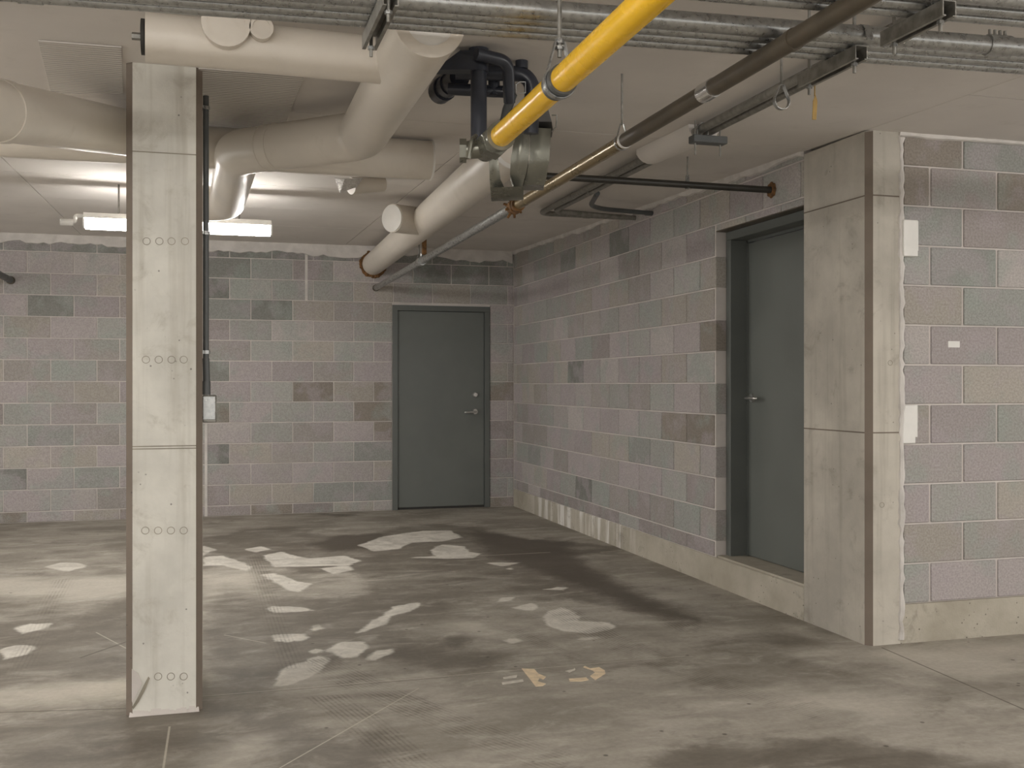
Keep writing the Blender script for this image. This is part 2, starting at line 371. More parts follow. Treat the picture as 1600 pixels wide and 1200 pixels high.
def m_floor():
    t = NT('stained_concrete_floor')
    n1 = t.noise(1.3, 6, .6); n2 = t.noise(6, 6, .65, dist=.4); n3 = t.noise(40, 4, .7)
    streak = t.noise(1.0, 5, .65, t.scaled(1.6, 5.0, 1))
    n4 = t.noise(3.2, 7, .68, t.scaled(1.0, 1.9, 1), .5)
    base = t.mix(t.ramp(n1, .38, .62), (.27, .245, .205), (.45, .416, .36))
    base = t.mix(t.ramp(n4, .5, .68, 0, .6), base, (.56, .525, .46))
    base = t.mix(t.ramp(n4, .3, .47, .65, 0), base, (.20, .178, .145))
    base = t.mix(t.ramp(streak, .35, .7, 0, .5), base, (.24, .216, .178))
    wob = t.math('ADD', t.math('MULTIPLY', t.math('SUBTRACT', n2, .5), .30), t.math('MULTIPLY', t.math('SUBTRACT', n3, .5), .05))
    wob2 = t.math('MULTIPLY', t.math('SUBTRACT', n1, .5), .7)
    d = t.math('ADD', t.math('ADD', attr(t, 'dark'), wob), wob2)
    md = t.ramp(d, -.14, .06, 1, 0)
    md = t.math('MULTIPLY', md, t.math('MULTIPLY', t.ramp(streak, .25, .75, 1.0, .55), t.ramp(n4, .4, .7, 1.0, .5)))
    c = t.mix(t.math('MULTIPLY', md, .86), base, (.118, .099, .077))
    c = t.mix(t.math('MULTIPLY', t.ramp(t.math('ADD', attr(t, 'deep'), t.math('MULTIPLY', wob, .8)), -.09, .07, 1, 0), .75), c, (.085, .07, .054))
    c = t.mix(t.math('MULTIPLY', t.ramp(t.math('ADD', attr(t, 'soft'), wob), -.12, .12, 1, 0), .65), c, (.58, .54, .465))
    c = t.mix(t.math('MULTIPLY', t.ramp(t.math('ADD', attr(t, 'light'), t.math('MULTIPLY', wob, .35)), -.014, .014, 1, 0), t.ramp(n2, .3, .65, .6, 1.0)), c, (.70, .665, .595))
    # tyre marks: ribs along the lateral distance
    rib = t.ramp(t.math('SINE', t.math('MULTIPLY', attr(t, 'trackd'), 330.0)), -.2, .7)
    tm = t.math('MULTIPLY', t.ramp(attr(t, 'trackm'), 0.0, .4), t.ramp(n4, .35, .6, .55, .1))
    c = t.mix(t.math('MULTIPLY', tm, t.math('MULTIPLY_ADD', rib, .75, .25)), c, (.105, .088, .065))
    # control joints and scored lines: distance to segments in floor metres
    sep = t.n('ShaderNodeSeparateXYZ'); t.put(sep.inputs[0], t.pos()); px, py = sep.outputs['X'], sep.outputs['Y']
    def seg(c, A, B, half, colr, amt):
        a = on_z(*A, 0); b = on_z(*B, 0); dx, dy = b.x-a.x, b.y-a.y; L = math.hypot(dx, dy); dx /= L; dy /= L
        lat = t.math('ABSOLUTE', t.math('ADD', t.math('MULTIPLY_ADD', px, dy, -a.x*dy), t.math('MULTIPLY_ADD', py, -dx, a.y*dx)))
        along = t.math('ADD', t.math('MULTIPLY_ADD', px, dx, -a.x*dx), t.math('MULTIPLY_ADD', py, dy, -a.y*dy))
        m = t.math('MULTIPLY', t.ramp(lat, half*.5, half, 1, 0), t.math('MULTIPLY', t.math('GREATER_THAN', along, 0.0), t.math('LESS_THAN', along, L)))
        return t.mix(t.math('MULTIPLY', m, amt), c, colr)
    JD, JL = (.10, .085, .065), (.58, .53, .44)
    c = seg(c, (-120, 1117), (197, 1107), .006, JD, .8)
    c = seg(c, (316, 1088), (1070, 1025), .005, JL, .55)
    c = seg(c, (316, 1089), (700, 1058), .004, JD, .6)
    c = seg(c, (265, 1135), (253, 1215), .005, JL, .6)
    c = seg(c, (1378, 1012), (1700, 1152), .006, JD, .75)
    c = seg(c, (437, 1200), (655, 1075), .004, JL, .7)
    c = seg(c, (150, 988), (197, 1013), .005, JL, .6)
    c = seg(c, (350, 992), (416, 1005), .005, JL, .6)
    c = seg(c, (430, 882), (560, 880), .006, JD, .6)
    c = seg(c, (740, 869), (860, 863), .012, JL, .5)
    c = seg(c, (938, 863), (972, 860), .015, JL, .5)
    c = seg(c, (125, 1028), (200, 1002), .008, JD, .8)
    vo = t.n('ShaderNodeTexVoronoi', i_Scale=5.0); t.put(vo.inputs['Vector'], t.pos())
    c = t.mix(t.math('MULTIPLY', t.ramp(vo.outputs['Distance'], .03, .06, 1, 0), .7), c, (.06, .05, .04))
    c = t.mix(t.ramp(n3, .3, .7, .25, 0), c, t.mix(1.0, c, (.5, .48, .45), 'MULTIPLY'))
    t.bump(t.math('ADD', n3, t.noise(150, 3)), .12, .003)
    return t.fin(c, t.math('MULTIPLY_ADD', md, -.22, .78), 0, .4)
me.materials.append(m_floor()); me.update()
fl = bpy.data.objects.new('floor', me); col.objects.link(fl)
tag(fl, 'stained grey concrete garage floor with damp patches and tyre marks', 'floor', kind='structure')
marks = [([(815,1045),(835,1046),(841,1053),(853,1058),(849,1062),(843,1060),(840,1065),(853,1069),(848,1072),(837,1073)], 'peach'),
         ([(889,1061),(916,1059),(920,1063),(908,1065),(890,1065)], 'peach'),
         ([(922,1045),(936,1043),(945,1048),(946,1053),(930,1063),(922,1057),(930,1051),(926,1048),(911,1043),(914,1041)], 'peach'),
         ([(883,1049),(896,1046),(898,1044),(899,1047),(890,1051)], 'pale'), ([(784,1067),(817,1062),(818,1065),(785,1070)], 'pale'), ([(786,1059),(808,1055),(807,1059),(787,1061)], 'pale')]
for poly, mt in marks:
    pts = [(on_z(x, y, 0).x, on_z(x, y, 0).y) for x, y in poly]
    m = MB().prism(pts, .0004, .0022); o = m.build('painted_stroke', mt, fl)

# ------------------------------------------------------------------ ceiling
sl = MB(); y1 = YB+.25
sl.prism_ax([(Y0, zc(Y0)+.014), (y1, zc(y1)+.014), (y1, zc(y1)+.2), (Y0, zc(Y0)+.2)], XL, XE, 'x')
ce = sl.build('ceiling', 'ceiling', label='sloping off-white garage ceiling clad in large insulation panels', cat='ceiling', kind='structure')
ys = [3.2, 4.88, 5.94, 7.0, 8.06, 9.12, YB]; xs = [-5.5, -3.4, -1.12, 1.32, XR]
for i in range(len(xs)-1):
    for j in range(len(ys)-1):
        g = .003; a, b = ys[j]+g, ys[j+1]-g
        MB().prism_ax([(a, zc(a)+random.uniform(0, .002)), (b, zc(b)+random.uniform(0, .002)), (b, zc(b)+.014), (a, zc(a)+.014)], xs[i]+g, xs[i+1]-g, 'x').build('panel', 'ceiling', ce)
yq = on_z(1450, 139, 2.5).y
for (u0, u1, v0, v1) in ((XR-.006, 6.4, yq, YF), (-5.5, XR, .9, 3.194), (XR-.006, 6.4, .9, yq-.008)):
    MB().prism_ax([(v0, zc(v0)), (v1, zc(v1)), (v1, zc(v1)+.014), (v0, zc(v0)+.014)], u0+.003, u1-.003, 'x').build('panel', 'ceiling', ce)
# shiny sheet of film on the ceiling beside the column
def film(pxs, label):
    z = zc(4.7)-.012; pts = [on_z(x, y, z) for x, y in pxs]
    m = MB(); n = len(pts)
    m.add([(p.x, p.y, zc(p.y)-.006) for p in pts]+[(p.x, p.y, zc(p.y)-.001) for p in pts], [tuple(range(n)), tuple(range(n, 2*n))]+[(i, (i+1) % n, n+(i+1) % n, n+i) for i in range(n)])
    m.build('plastic_film', 'film', label=label, cat='film')
film([(310, 105), (475, 118), (447, 196), (405, 205), (300, 215)], 'rippled glossy plastic film stuck to ceiling right of the column')
film([(60, 60), (190, 70), (192, 150), (80, 150)], 'rippled glossy plastic film on ceiling left of the column')

# ------------------------------------------------------------------ block walls
TONES = [((.455, .412, .405), 5), ((.435, .43, .40), 3), ((.455, .42, .375), 4), ((.485, .45, .43), 3), ((.405, .375, .35), 2)]
bag = [c for c, n in TONES for _ in range(n)]
DK = {'g': (.275, .275, .255), 't': (.31, .275, .24), 'p': (.375, .338, .325), 'G': (.37, .375, .35)}
def tone(code=None):
    c = DK[code] if code else random.choice(bag); k = random.uniform(.9, 1.1)
    return (c[0]*k, c[1]*k, c[2]*k, 1)
cache = {}
def block(parent, org, size, axis_, code=None, deep=.03):
    # size = (length along wall, height); face towards -y ('y') or -x ('x')
    key = (round(size[0], 3), round(size[1], 3), axis_, deep)
    if key not in cache:
        L, H = size; m = MB()
        if axis_ == 'y': m.bevbox(0, L, 0, deep, 0, H, .0035)
        else: m.bevbox(0, deep, 0, L, 0, H, .0035)
        cache[key] = m.mesh('block', M['block'])
    o = bpy.data.objects.new('block', cache[key]); col.objects.link(o); o.parent = parent
    o.location = Vector(org)-wloc(parent); o.color = tone(code); return o
G = .0045      # half a mortar joint
def spans(lo, hi, phase, mod=.4):
    k = math.floor((lo-phase)/mod); e = [lo]
    while True:
        k += 1; p = phase+k*mod
        if p >= hi-.02: break
        if p > lo+.02: e.append(p)
    return list(zip(e, e[1:]+[hi]))

# back wall --------------------------------------------------------
DB0, DB1, DBZ = 1.80, 2.817, 2.076
m = MB(); H_ = zc(YB)+.012
m.box(-4.2, DB0, YB+.006, YB+.2, 0, H_); m.box(DB0, DB1, YB+.006, YB+.2, DBZ, H_); m.box(DB1, XR+.2, YB+.006, YB+.2, 0, H_)
wb = m.build('wall_back', 'mortar', label='pale grey concrete block wall at the back with a grey door', cat='wall', kind='structure')
darkB = {}
for x, y, c in [(80,478,'g'),(343,450,'g'),(375,485,'G'),(343,581,'g'),(343,645,'t'),(343,710,'g'),(435,487,'g'),(80,582,'G'),(80,680,'G'),(150,735,'G'),(490,613,'t'),(590,613,'t'),(585,645,'t'),
                (590,680,'t'),(585,715,'G'),(340,430,'g'),(450,425,'G'),(2,645,'p'),(700,415,'g'),(730,445,'g'),(785,620,'t'),(785,680,'p'),(785,710,'p'),(343,520,'p'),(520,420,'p'),(590,760,'G'),(500,775,'G'),(343,775,'p'),(150,580,'G'),(2,740,'g'),(785,430,'g')]:
    p = on_y(x, y, YB); darkB[(round(p.x, 2), p.z)] = (p.x, p.z, c)
def pick(lst, a):
    for (u0, u1, z0, z1) in (a,):
        for (x, zz, c) in lst:
            if u0 <= x < u1 and z0 <= zz < z1: return c
rows = [(0, .10)]+[(.10+.2*k, .30+.2*k) for k in range(12)]+[(2.50, H_-.012)]
for r, (z0, z1) in enumerate(rows):
    ph = .01 if r % 2 == 0 else .21
    sp = [(-3.4, -.008), (-.008, DB0), (DB1, XR)] if z0 < DBZ-.1 else [(-3.4, -.008), (-.008, XR)]
    for lo, hi in sp:
        for a, b in spans(lo, hi, ph):
            if b-a < .03: continue
            zz1 = z1
            if 1.7 < (a+b)/2 < 2.85 and z0 < DBZ < z1: pass
            code = pick(darkB.values(), (a, b, z0, z1))
            if r == 0: code = code or random.choice(['p', 't', None])
            if r == len(rows)-1: code = 'g'
            z0b = z0
            if a < DB1 and b > DB0 and z0 < DBZ: 
                if a >= DB0-.001 and b <= DB1+.001 or True:
                    if z0 >= DBZ-.1 or (DBZ - z0) < .2: z0b = max(z0, DBZ+.002)
            if z1-z0b < .03: continue
            block(wb, (a+G, YB, z0b+G), (b-a-2*G, z1-z0b-2*G), 'y', code)
MB().box(-.022, .004, YB-.004, YB+.01, 0, 2.5).build('joint_sealant', 'seal', wb)
MB().box(.93, .955, YB-.003, YB+.01, 2.1, 2.56).build('joint_sealant', 'seal', wb)

# right wall --------------------------------------------------------
DR0, DR1, DRZ0, DRZ1 = 4.957, 5.97, .18, 2.232
m = MB(); xc = XR+.007
m.prism_ax([(DR1+.012, 0), (YB+.2, 0), (YB+.2, zc(YB)+.012), (DR1+.012, zc(DR1)+.012)], xc, XR+.2, 'x')
m.prism_ax([(DR0, DRZ1+.006), (DR1+.012, DRZ1+.006), (DR1+.012, zc(DR1)+.012), (DR0, zc(DR0)+.012)], xc, XR+.2, 'x')
wr = m.build('wall_right', 'mortar', label='concrete block wall on the right with a recessed grey door', cat='wall', kind='structure')
darkR = []
for x, y, c in [(907,580,'g'),(907,770,'g'),(985,700,'G'),(925,560,'p'),(1100,690,'t'),(1100,530,'t'),(1100,770,'p'),(950,770,'G'),(830,720,'G'),(845,560,'G'),(900,530,'G'),(960,400,'g'),(890,390,'g'),
                (1000,805,'p'),(1040,830,'p'),(1060,690,'t'),(1060,800,'G')]:
    p = on_x(x, y, XR); darkR.append((p.y, p.z, c))
rows = [(.18, .28)]+[(.28+.2*k, .48+.2*k) for k in range(12)]
for r, (z0, z1) in enumerate(rows):
    ph = 5.992 if r % 2 == 0 else 6.192
    lo = DR1 if z0 < DRZ1-.05 else DR0
    sp_ = spans(lo, YB-.004, ph)+(spans(DR0, DR1, ph) if z0 < DRZ1-.05 and z1 > DRZ1 else [])
    for a, b in sp_:
        top = min(z1, zc((a+b)/2)-.004); b0 = z0
        if b <= DR1+.3 and a < DR1 and z0 < DRZ1: b0 = max(z0, DRZ1)
        if b-a < .03 or top-b0 < .025: continue
        edge = abs(a-DR1) < .01 and z0 < DRZ1
        code = pick(darkR, (a, b, z0, z1)) or ('p' if r == 0 and random.random() < .6 else None)
        block(wr, (XR, a+(0 if edge else G), b0+G), (b-a-(G if edge else 2*G), top-b0-2*G), 'x', code, .118 if edge else .03)
# curb under the right wall and under the front wall
m = MB(); m.prism_ax([(XR-.002, 0), (XR+.2, 0), (XR+.2, .18), (XR+.004, .18), (XR-.002, .175)], DR0, YB-.002, 'y')
m.build('trim_1', 'curb', label='low concrete curb under the right block wall with white lime drips', cat='curb', kind='structure')

# front wall on the right -------------------------------------------
m = MB(); m.prism_ax([(YF+.008, .19), (YF+.2, .19), (YF+.2, zc(YF)+.012), (YF+.008, zc(YF)+.012)], 3.262, XE, 'x')
wf = m.build('wall_front', 'mortar', label='close concrete block wall beside the corner pilaster', cat='wall', kind='structure')
dz = .1963
darkF = [(on_y(x, y, YF).x, on_y(x, y, YF).z, c) for x, y, c in [(1530,480,'G'),(1440,240,'t'),(1560,240,'G'),(1480,295,'p'),(1580,295,'t'),(1450,360,'G'),(1560,365,'p'),(1480,420,'G'),(1430,300,'t')]]
for r in range(12):
    z0 = .19+dz*r; z1 = min(z0+dz, zc(YF)-.012)
    ph = 3.446 if r % 2 == 0 else 3.64
    if z1-z0 < .03: continue
    for a, b in spans(3.287, 6.4, ph, .4):
        code = pick(darkF, (a, b, z0, z1))
        block(wf, (a+G*1.4, YF, z0+G), (b-a-2.8*G, z1-z0-2*G), 'y', code)
MB().box(3.262, XE, YF-.012, YF+.2, 0, .19).build('trim_2', 'curb', label='concrete curb under the close block wall beside the pilaster', cat='curb', kind='structure')
m = MB(); rr = random.Random(3)
zs = [.02+.03*i for i in range(83)]
m.tube([(3.268+rr.uniform(-.004, .004), YF-.008+rr.uniform(-.003, .003), z) for z in zs], [rr.uniform(.010, .020) for _ in zs], 8)
m.build('trim_3', 'seal', label='lumpy white sealant bead between pilaster and close block wall', cat='sealant', kind='structure')

# ragged foam and plaster strips where walls meet the ceiling
def rag(name, p0, p1, inward, drop, label, seed, zfun, amp=.03):
    rr = random.Random(seed); a, b = Vector(p0), Vector(p1); L = (b-a).length; n = int(L/.05); vs = []; fs = []
    inn = Vector(inward); d = drop
    for i in range(n+1):
        p = a.lerp(b, i/n); d += rr.uniform(-amp, amp)*.5; d += (drop-d)*.25; d = max(.012, d)
        zt = zfun(p.y)+.004
        th = .012+rr.uniform(0, .008)
        for q, z in ((p-inn*.002, zt), (p+inn*(th+.006), zt), (p+inn*th, zt-d), (p-inn*.002, zt-d-.004)): vs.append((q.x, q.y, z))
    for i in range(n):
        for j in range(4): fs.append((i*4+j, i*4+(j+1) % 4, (i+1)*4+(j+1) % 4, (i+1)*4+j))
    m = MB(); m.add(vs, fs+[(0, 1, 2, 3), tuple(n*4+j for j in (3, 2, 1, 0))])
    return m.build(name, 'seal', label=label, cat='sealant', kind='structure')
rag('trim_4', (-3.4, YB, 0), (XR-.02, YB, 0), (0, -1, 0), .10, 'ragged white plaster strip along the top of the back wall', 5, zc, .05)
rag('trim_5', (XR, YB-.02, 0), (XR, DR0+.002, 0), (-1, 0, 0), .03, 'white foam bead where the right block wall meets the ceiling', 6, zc, .02)
rag('trim_6', (3.255, YF, 0), (6.4, YF, 0), (0, -1, 0), .022, 'white sealant bead along the top of the close block wall', 8, zc, .008)

# ------------------------------------------------------------------ concrete column and pilaster
CX0, CX1, CY0, CY1 = -.297, -.018, 4.25, 4.83; ch = .023
ct = thing('concrete_column', ((CX0+CX1)/2, (CY0+CY1)/2, 0), 'pale square concrete column standing in the garage floor', 'column')
top = zc(4.5)+.004
oct_ = [(CX0+ch, CY0), (CX1-ch, CY0), (CX1, CY0+ch), (CX1, CY1-ch), (CX1-ch, CY1), (CX0+ch, CY1), (CX0, CY1-ch), (CX0, CY0+ch)]
m = MB(); ins = .0015
m.prism(oct_, 0, top); m.build('shaft', 'column', ct)
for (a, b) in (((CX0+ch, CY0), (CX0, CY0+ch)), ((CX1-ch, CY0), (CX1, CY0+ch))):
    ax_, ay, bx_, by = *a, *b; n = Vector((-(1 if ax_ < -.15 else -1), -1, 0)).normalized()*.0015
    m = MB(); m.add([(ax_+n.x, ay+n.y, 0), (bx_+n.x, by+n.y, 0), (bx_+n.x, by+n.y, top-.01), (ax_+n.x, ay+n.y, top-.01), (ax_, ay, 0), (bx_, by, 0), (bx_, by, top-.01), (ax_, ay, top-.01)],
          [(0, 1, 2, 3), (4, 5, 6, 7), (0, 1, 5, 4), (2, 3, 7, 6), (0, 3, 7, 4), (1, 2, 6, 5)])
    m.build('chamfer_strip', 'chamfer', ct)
for y in (239, 697, 701):
    z = on_y(255, y, CY0).z
    MB().box(CX0+ch, CX1-ch, CY0-.002, CY0+.004, z-.0018, z+.0018).build('form_seam', 'mark', ct)
for y, xsx in ((377, (229, 249, 268, 289)), (562, (228, 248, 268, 287)), (829, (227, 247, 267, 287)), (1057, (247, 267, 287))):
    for x in xsx:
        p = on_y(x, y, CY0); MB().ring((p.x, CY0+.001, p.z), (0, -1, 0), .0125, .0148, .0022, 18).build('form_mark', 'mark', ct)
# broken lower corner of the column, patched
m = MB(); pts = [on_y(x, y, CY0) for x, y in ((207, 1098), (222, 1068), (216, 1052), (206, 1045), (206, 1095))]
m.prism_ax([(p.x, p.z) for p in pts], CY0-.004, CY0+.003, 'y'); m.build('patch', 'mortar', ct)
m = MB(); pts = [on_y(x, y, CY0) for x, y in ((207, 1104), (214, 1092), (224, 1072), (232, 1057), (234, 1060), (227, 1077), (217, 1096), (208, 1108))]
m.prism_ax([(p.x, p.z) for p in pts], CY0-.006, CY0+.003, 'y'); m.build('crack_edge', 'mark', ct)

m = MB(); rr = random.Random(21)
for k in range(16):
    xx = CX0+ch+(CX1-CX0-2*ch)*k/15; h_ = rr.uniform(.012, .03)
    m.add([(xx-.012, CY0-.010, 0), (xx+.012, CY0-.010, 0), (xx+.010, CY0+.002, h_), (xx-.010, CY0+.002, h_), (xx-.012, CY0+.002, 0), (xx+.012, CY0+.002, 0)], [(0, 1, 2, 3), (0, 3, 4), (1, 5, 2), (0, 4, 5, 1), (3, 2, 5, 4)])
m.build('base_grout', 'mortar', ct, kind='stuff')
pt = thing('concrete_pilaster', (3.16, 4.67, 0), 'concrete pilaster with chamfered corner beside the recessed grey door', 'pilaster')
PY0 = 4.388; cx = .028
m = MB(); m.prism([(XR, DR0-.001), (XR, PY0+cx), (XR+cx, PY0), (3.262, PY0), (3.262, DR0-.001)], 0, zc(4.38)); m.build('shaft', 'concrete', pt)
n = .0015
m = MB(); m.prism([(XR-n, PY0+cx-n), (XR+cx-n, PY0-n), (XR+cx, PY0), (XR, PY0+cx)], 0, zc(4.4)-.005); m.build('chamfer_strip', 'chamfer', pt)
for y, yr in ((676, None), (306, None)):
    z = on_y(1385, y, PY0).z
    MB().box(XR-.002, XR+.003, PY0+cx, DR0-.002, z-.003, z+.003).box(XR+cx, 3.255, PY0-.002, PY0+.003, z-.003, z+.003).build('form_seam', 'chamfer', pt)
for x, y in ((1391, 567), (1378, 789)):
    p = on_y(x, y, PY0); MB().ring((p.x, PY0+.001, p.z), (0, -1, 0), .011, .0135, .002, 16).build('form_mark', 'mark', pt)

# ------------------------------------------------------------------ doors
def lever(parent, base, out, along, sgn=1):
    b, o_, a = Vector(base), Vector(out), Vector(along)
    m = MB(); m.cyl(b, b+o_*.012, .030, .027, 20).cyl(b+o_*.012, b+o_*.05, .010, .010, 14)
    m.tube(fillet([b+o_*.035, b+o_*.052, b+o_*.052+a*.115, b+o_*.040+a*.12], .012, 4), .0095, 12)
    m.build('lever_handle', 'steel_bright', parent)
d1 = thing('door_1', ((DB0+DB1)/2, YB+.05, 0), 'grey-green steel door in the back block wall with lever and deadbolt', 'door', kind='structure')
m = MB(); y0 = YB-.012; fw = .054
for a, b in ((DB0, DB0+fw), (DB1-fw, DB1)):
    m.bevbox(a, b, y0, YB+.12, 0, DBZ-fw, .002)
m.bevbox(DB0, DB1, y0, YB+.12, DBZ-fw, DBZ, .002)
m.box(DB0+fw, DB0+fw+.014, YB+.06, YB+.12, 0, DBZ-fw).box(DB1-fw-.014, DB1-fw, YB+.06, YB+.12, 0, DBZ-fw).box(DB0+fw, DB1-fw, YB+.06, YB+.12, DBZ-fw-.014, DBZ-fw)
m.build('door_frame', 'frame', d1)
leaf = MB().bevbox(DB0+fw+.003, DB1-fw-.003, YB+.015, YB+.058, .022, DBZ-fw-.003, .002).build('door_leaf', 'door', d1)
lever(leaf, (2.665, YB+.015, .99), (0, -1, 0), (-1, 0, -.04))
MB().cyl((2.665, YB+.016, 1.165), (2.665, YB-.012, 1.165), .028, .022, 20).build('deadbolt', 'steel_bright', leaf)
MB().box(DB0+fw, DB1-fw, YB+.02, YB+.13, 0, .021).build('threshold', 'rubber', d1)
MB().box(DB0-.02, DB1+.02, YB+.2, YB+.24, 0, DBZ+.03).build('light_block', 'rubber', d1)  # unseen dark panel added behind the leaf to block light leaking round it

d2 = thing('door_2', (XR+.15, (DR0+DR1)/2, DRZ0), 'grey-green steel door set deep beside the concrete pilaster', 'door', kind='structure')
m = MB(); fx = 3.150; j1 = DR1-.004
m.prism([(fx, j1), (fx, j1-.05), (fx+.004, j1-.054), (fx+.115, j1-.054), (fx+.115, j1-.070), (fx+.16, j1-.070), (fx+.16, j1)], DRZ0+.001, DRZ1-.056)
m.prism_ax([(fx, DRZ1-.002), (fx, DRZ1-.05), (fx+.004, DRZ1-.054), (fx+.115, DRZ1-.054), (fx+.115, DRZ1-.070), (fx+.16, DRZ1-.070), (fx+.16, DRZ1-.002)], DR0+.004, j1, 'y')
m.box(fx, fx+.16, DR0+.002, DR0+.045, DRZ0+.001, DRZ1-.056)
m.build('door_frame', 'frame', d2)
leaf = MB().bevbox(fx+.116, fx+.16, DR0+.046, j1-.072, DRZ0+.018, DRZ1-.074, .002).build('door_leaf', 'door', d2)
hp = on_x(1176, 622, fx+.116)
lever(leaf, (fx+.116, hp.y, hp.z), (-1, 0, 0), (0, -1, 0))
MB().box(XR+.01, fx+.165, DR0+.003, j1, DRZ0+.001, DRZ0+.014).build('threshold', 'curb', d2)
MB().box(XR+.002, fx+.16, DR0+.003, DR1-.002, DRZ1+.000, DRZ1+.006).build('lintel_plate', 'iron', d2)

# ------------------------------------------------------------------ overhead: conduits on trapeze hangers
def px_line(A, B, z): return on_z(*A, z), on_z(*B, z)
def conduit(path, r, label, group=None, mat='galv', couplings=(), name='steel_conduit', seg=16):
    p0 = Vector(path[0]); t_ = thing(name, p0, label, 'conduit', group)
    MB().tube(path, r, seg).build('tube', mat, t_)
    for (q, dirv, ln) in couplings:
        q, dirv = Vector(q), Vector(dirv).normalized()
        MB().cyl(q-dirv*ln/2, q+dirv*ln/2, r*1.16, None, seg).build('coupling', mat, t_)
    return t_
ZS = 2.275      # axis height of thin crossing conduits
a0, b0 = px_line((100, 12), (1250, 94), ZS-.0155)
dirn = (b0-a0).normalized(); nrm = Vector((dirn.y, -dirn.x, 0))   # towards the viewer
if nrm.y > 0: nrm = -nrm
def crossing(off, r, z, x0, x1):
    pa = a0 + nrm*off; 
    f = lambda x: Vector((x, pa.y+dirn.y/dirn.x*(x-pa.x), z))
    return f(x0), f(x1)
strutz = ZS-.0155-.002
for k in range(3):
    p, q = crossing(.0155+.056*k, .0155, ZS, -3.2, 6.0)
    cps = [(p.lerp(q, .3+.17*k), q-p, .06)]
    conduit([p, q], .0155, 'thin galvanized conduit in the rear bundle, '+('the one farthest from the thick conduit', 'between the two other thin ones', 'the one touching the thick conduit')[k], 'thin conduits of the rear bundle', couplings=cps)
p, q = crossing(.056*3+.006, .027, ZS+.0115, -3.2, 6.0)
big1 = (p, q)
xc_ = on_z(1515, 96, ZS).x; f = (xc_-p.x)/(q.x-p.x)
t1 = conduit([p, q], .027, 'thick galvanized conduit in front of the rear bundle with a bolted coupling', couplings=[(p.lerp(q, f), q-p, .075), (p.lerp(q, .36), q-p, .05)])
m = MB(); cc = p.lerp(q, f)
for k in range(4): m.cyl((cc.x-.028+.018*k, cc.y, cc.z+.028), (cc.x-.028+.018*k, cc.y, cc.z+.046), .005, None, 8)
m.build('set_screw', 'galv_dark', t1)
# front bundle
for k, (r, off) in enumerate(((.0155, .40), (.0155, .46), (.024, .525))):
    z = ZS-.0155+r; p, q = crossing(off, r, z, .9, 6.0)
    if r < .02: conduit([p, q], r, 'thin galvanized conduit in the front bundle, '+('away from its thick conduit', 'next to its thick conduit')[k], 'thin conduits of the front bundle', couplings=[(p.lerp(q, .45), q-p, .06)])
    else: conduit([p, q], r, 'thick galvanized conduit leading the front bundle above the trapeze', couplings=[(p.lerp(q, .33), q-p, .07)])
def trapeze(x, y_far, y_near, label, pipes):
    h = .041; z1 = strutz; z0 = z1-h; t_ = thing('trapeze_hanger', (x, (y_far+y_near)/2, z0), label, 'hanger')
    w2 = .0205; th = .003; m = MB()      # open channel, mouth down
    m.box(x-w2, x-w2+th, y_near, y_far, z0, z1).box(x+w2-th, x+w2, y_near, y_far, z0, z1).box(x-w2+th, x+w2-th, y_near, y_far, z1-th, z1)
    m.box(x-w2+th, x-w2+.010, y_near, y_far, z0, z0+th).box(x+w2-.010, x+w2-th, y_near, y_far, z0, z0+th)
    m.build('channel', 'galv_dark', t_)
    for yy in (y_far-.035, y_near+.035):
        rd = MB().cyl((x, yy, z0-.03), (x, yy, zc(yy)+.002), .005, None, 10).build('threaded_rod', 'galv_dark', t_)
        MB().cyl((x, yy, z0-.010), (x, yy, z0-.001), .010, None, 6).build('nut', 'galv', rd)
        MB().cyl((x, yy, z1+.001), (x, yy, z1+.008), .010, None, 6).build('nut', 'galv', rd)
    for (yy, r) in pipes:
        pts = [(x, yy-r-.012, z1+.002), (x, yy-r-.012, z1+.010)]+arc((x, yy, z1+r), (0, 1, 0), (0, 0, 1), r+.003, 170, 10, 10)+[(x, yy+r+.012, z1+.010), (x, yy+r+.012, z1+.002)]
        MB().strip(pts, .011, .003, (1, 0, 0)).build('pipe_strap', 'galv', t_)
    return t_
def ycross(off, x): pa = a0+nrm*off; return pa.y+dirn.y/dirn.x*(x-pa.x)
s1 = on_z(577, 78, strutz-.041); 
trapeze(s1.x, s1.y, s1.y-.36, 'galvanized trapeze strut hanging under the conduits above the white drain', [(ycross(.174, s1.x), .027)])
s2 = on_z(1255, 138, strutz-.041)
trapeze(s2.x, s2.y, s2.y-.31, 'galvanized trapeze strut carrying the rear conduit bundle near the pilaster', [(ycross(.174, s2.x), .027)])
s3 = on_z(1385, 74, strutz-.041)
trapeze(s3.x, s3.y, s3.y-.26, 'brownish trapeze strut carrying the front conduit bundle', [(ycross(.525, s3.x), .024)])

# depth-running pair of conduits along the ceiling beside the right wall
def zpipe(y): return zc(y)-.036
pa = on_z(1350, 47, zc(2.9)-.036); pe = Vector((on_z(868, 318, zc(7.2)-.036).x, 7.45, 0))
xA = pa.x
xE = 2.32
def dp(x, y, dzz=0): return Vector((x, y, zpipe(y)+dzz))
yE = 7.42
xs_ = lambda y: 2.16+(y-3.0)*.05
path1 = fillet([dp(xs_(2.7), 2.7), dp(xs_(yE), yE), Vector((XR+.02, yE, zpipe(yE)))], .09, 8)
conduit(path1, .02, 'weathered conduit along the ceiling turning into the right wall, outer one', None, 'galv_dark', [(dp(xs_(6.6), 6.6), (.05, 1, .025), .09), ((2.75, yE, zpipe(yE)), (1, 0, 0), .05)])
path2 = fillet([dp(xs_(2.7)+.055, 2.7, -.004), dp(xs_(yE)+.055, yE-.16, -.004), Vector((XR+.02, yE-.16, zpipe(yE)-.03))], .09, 8)
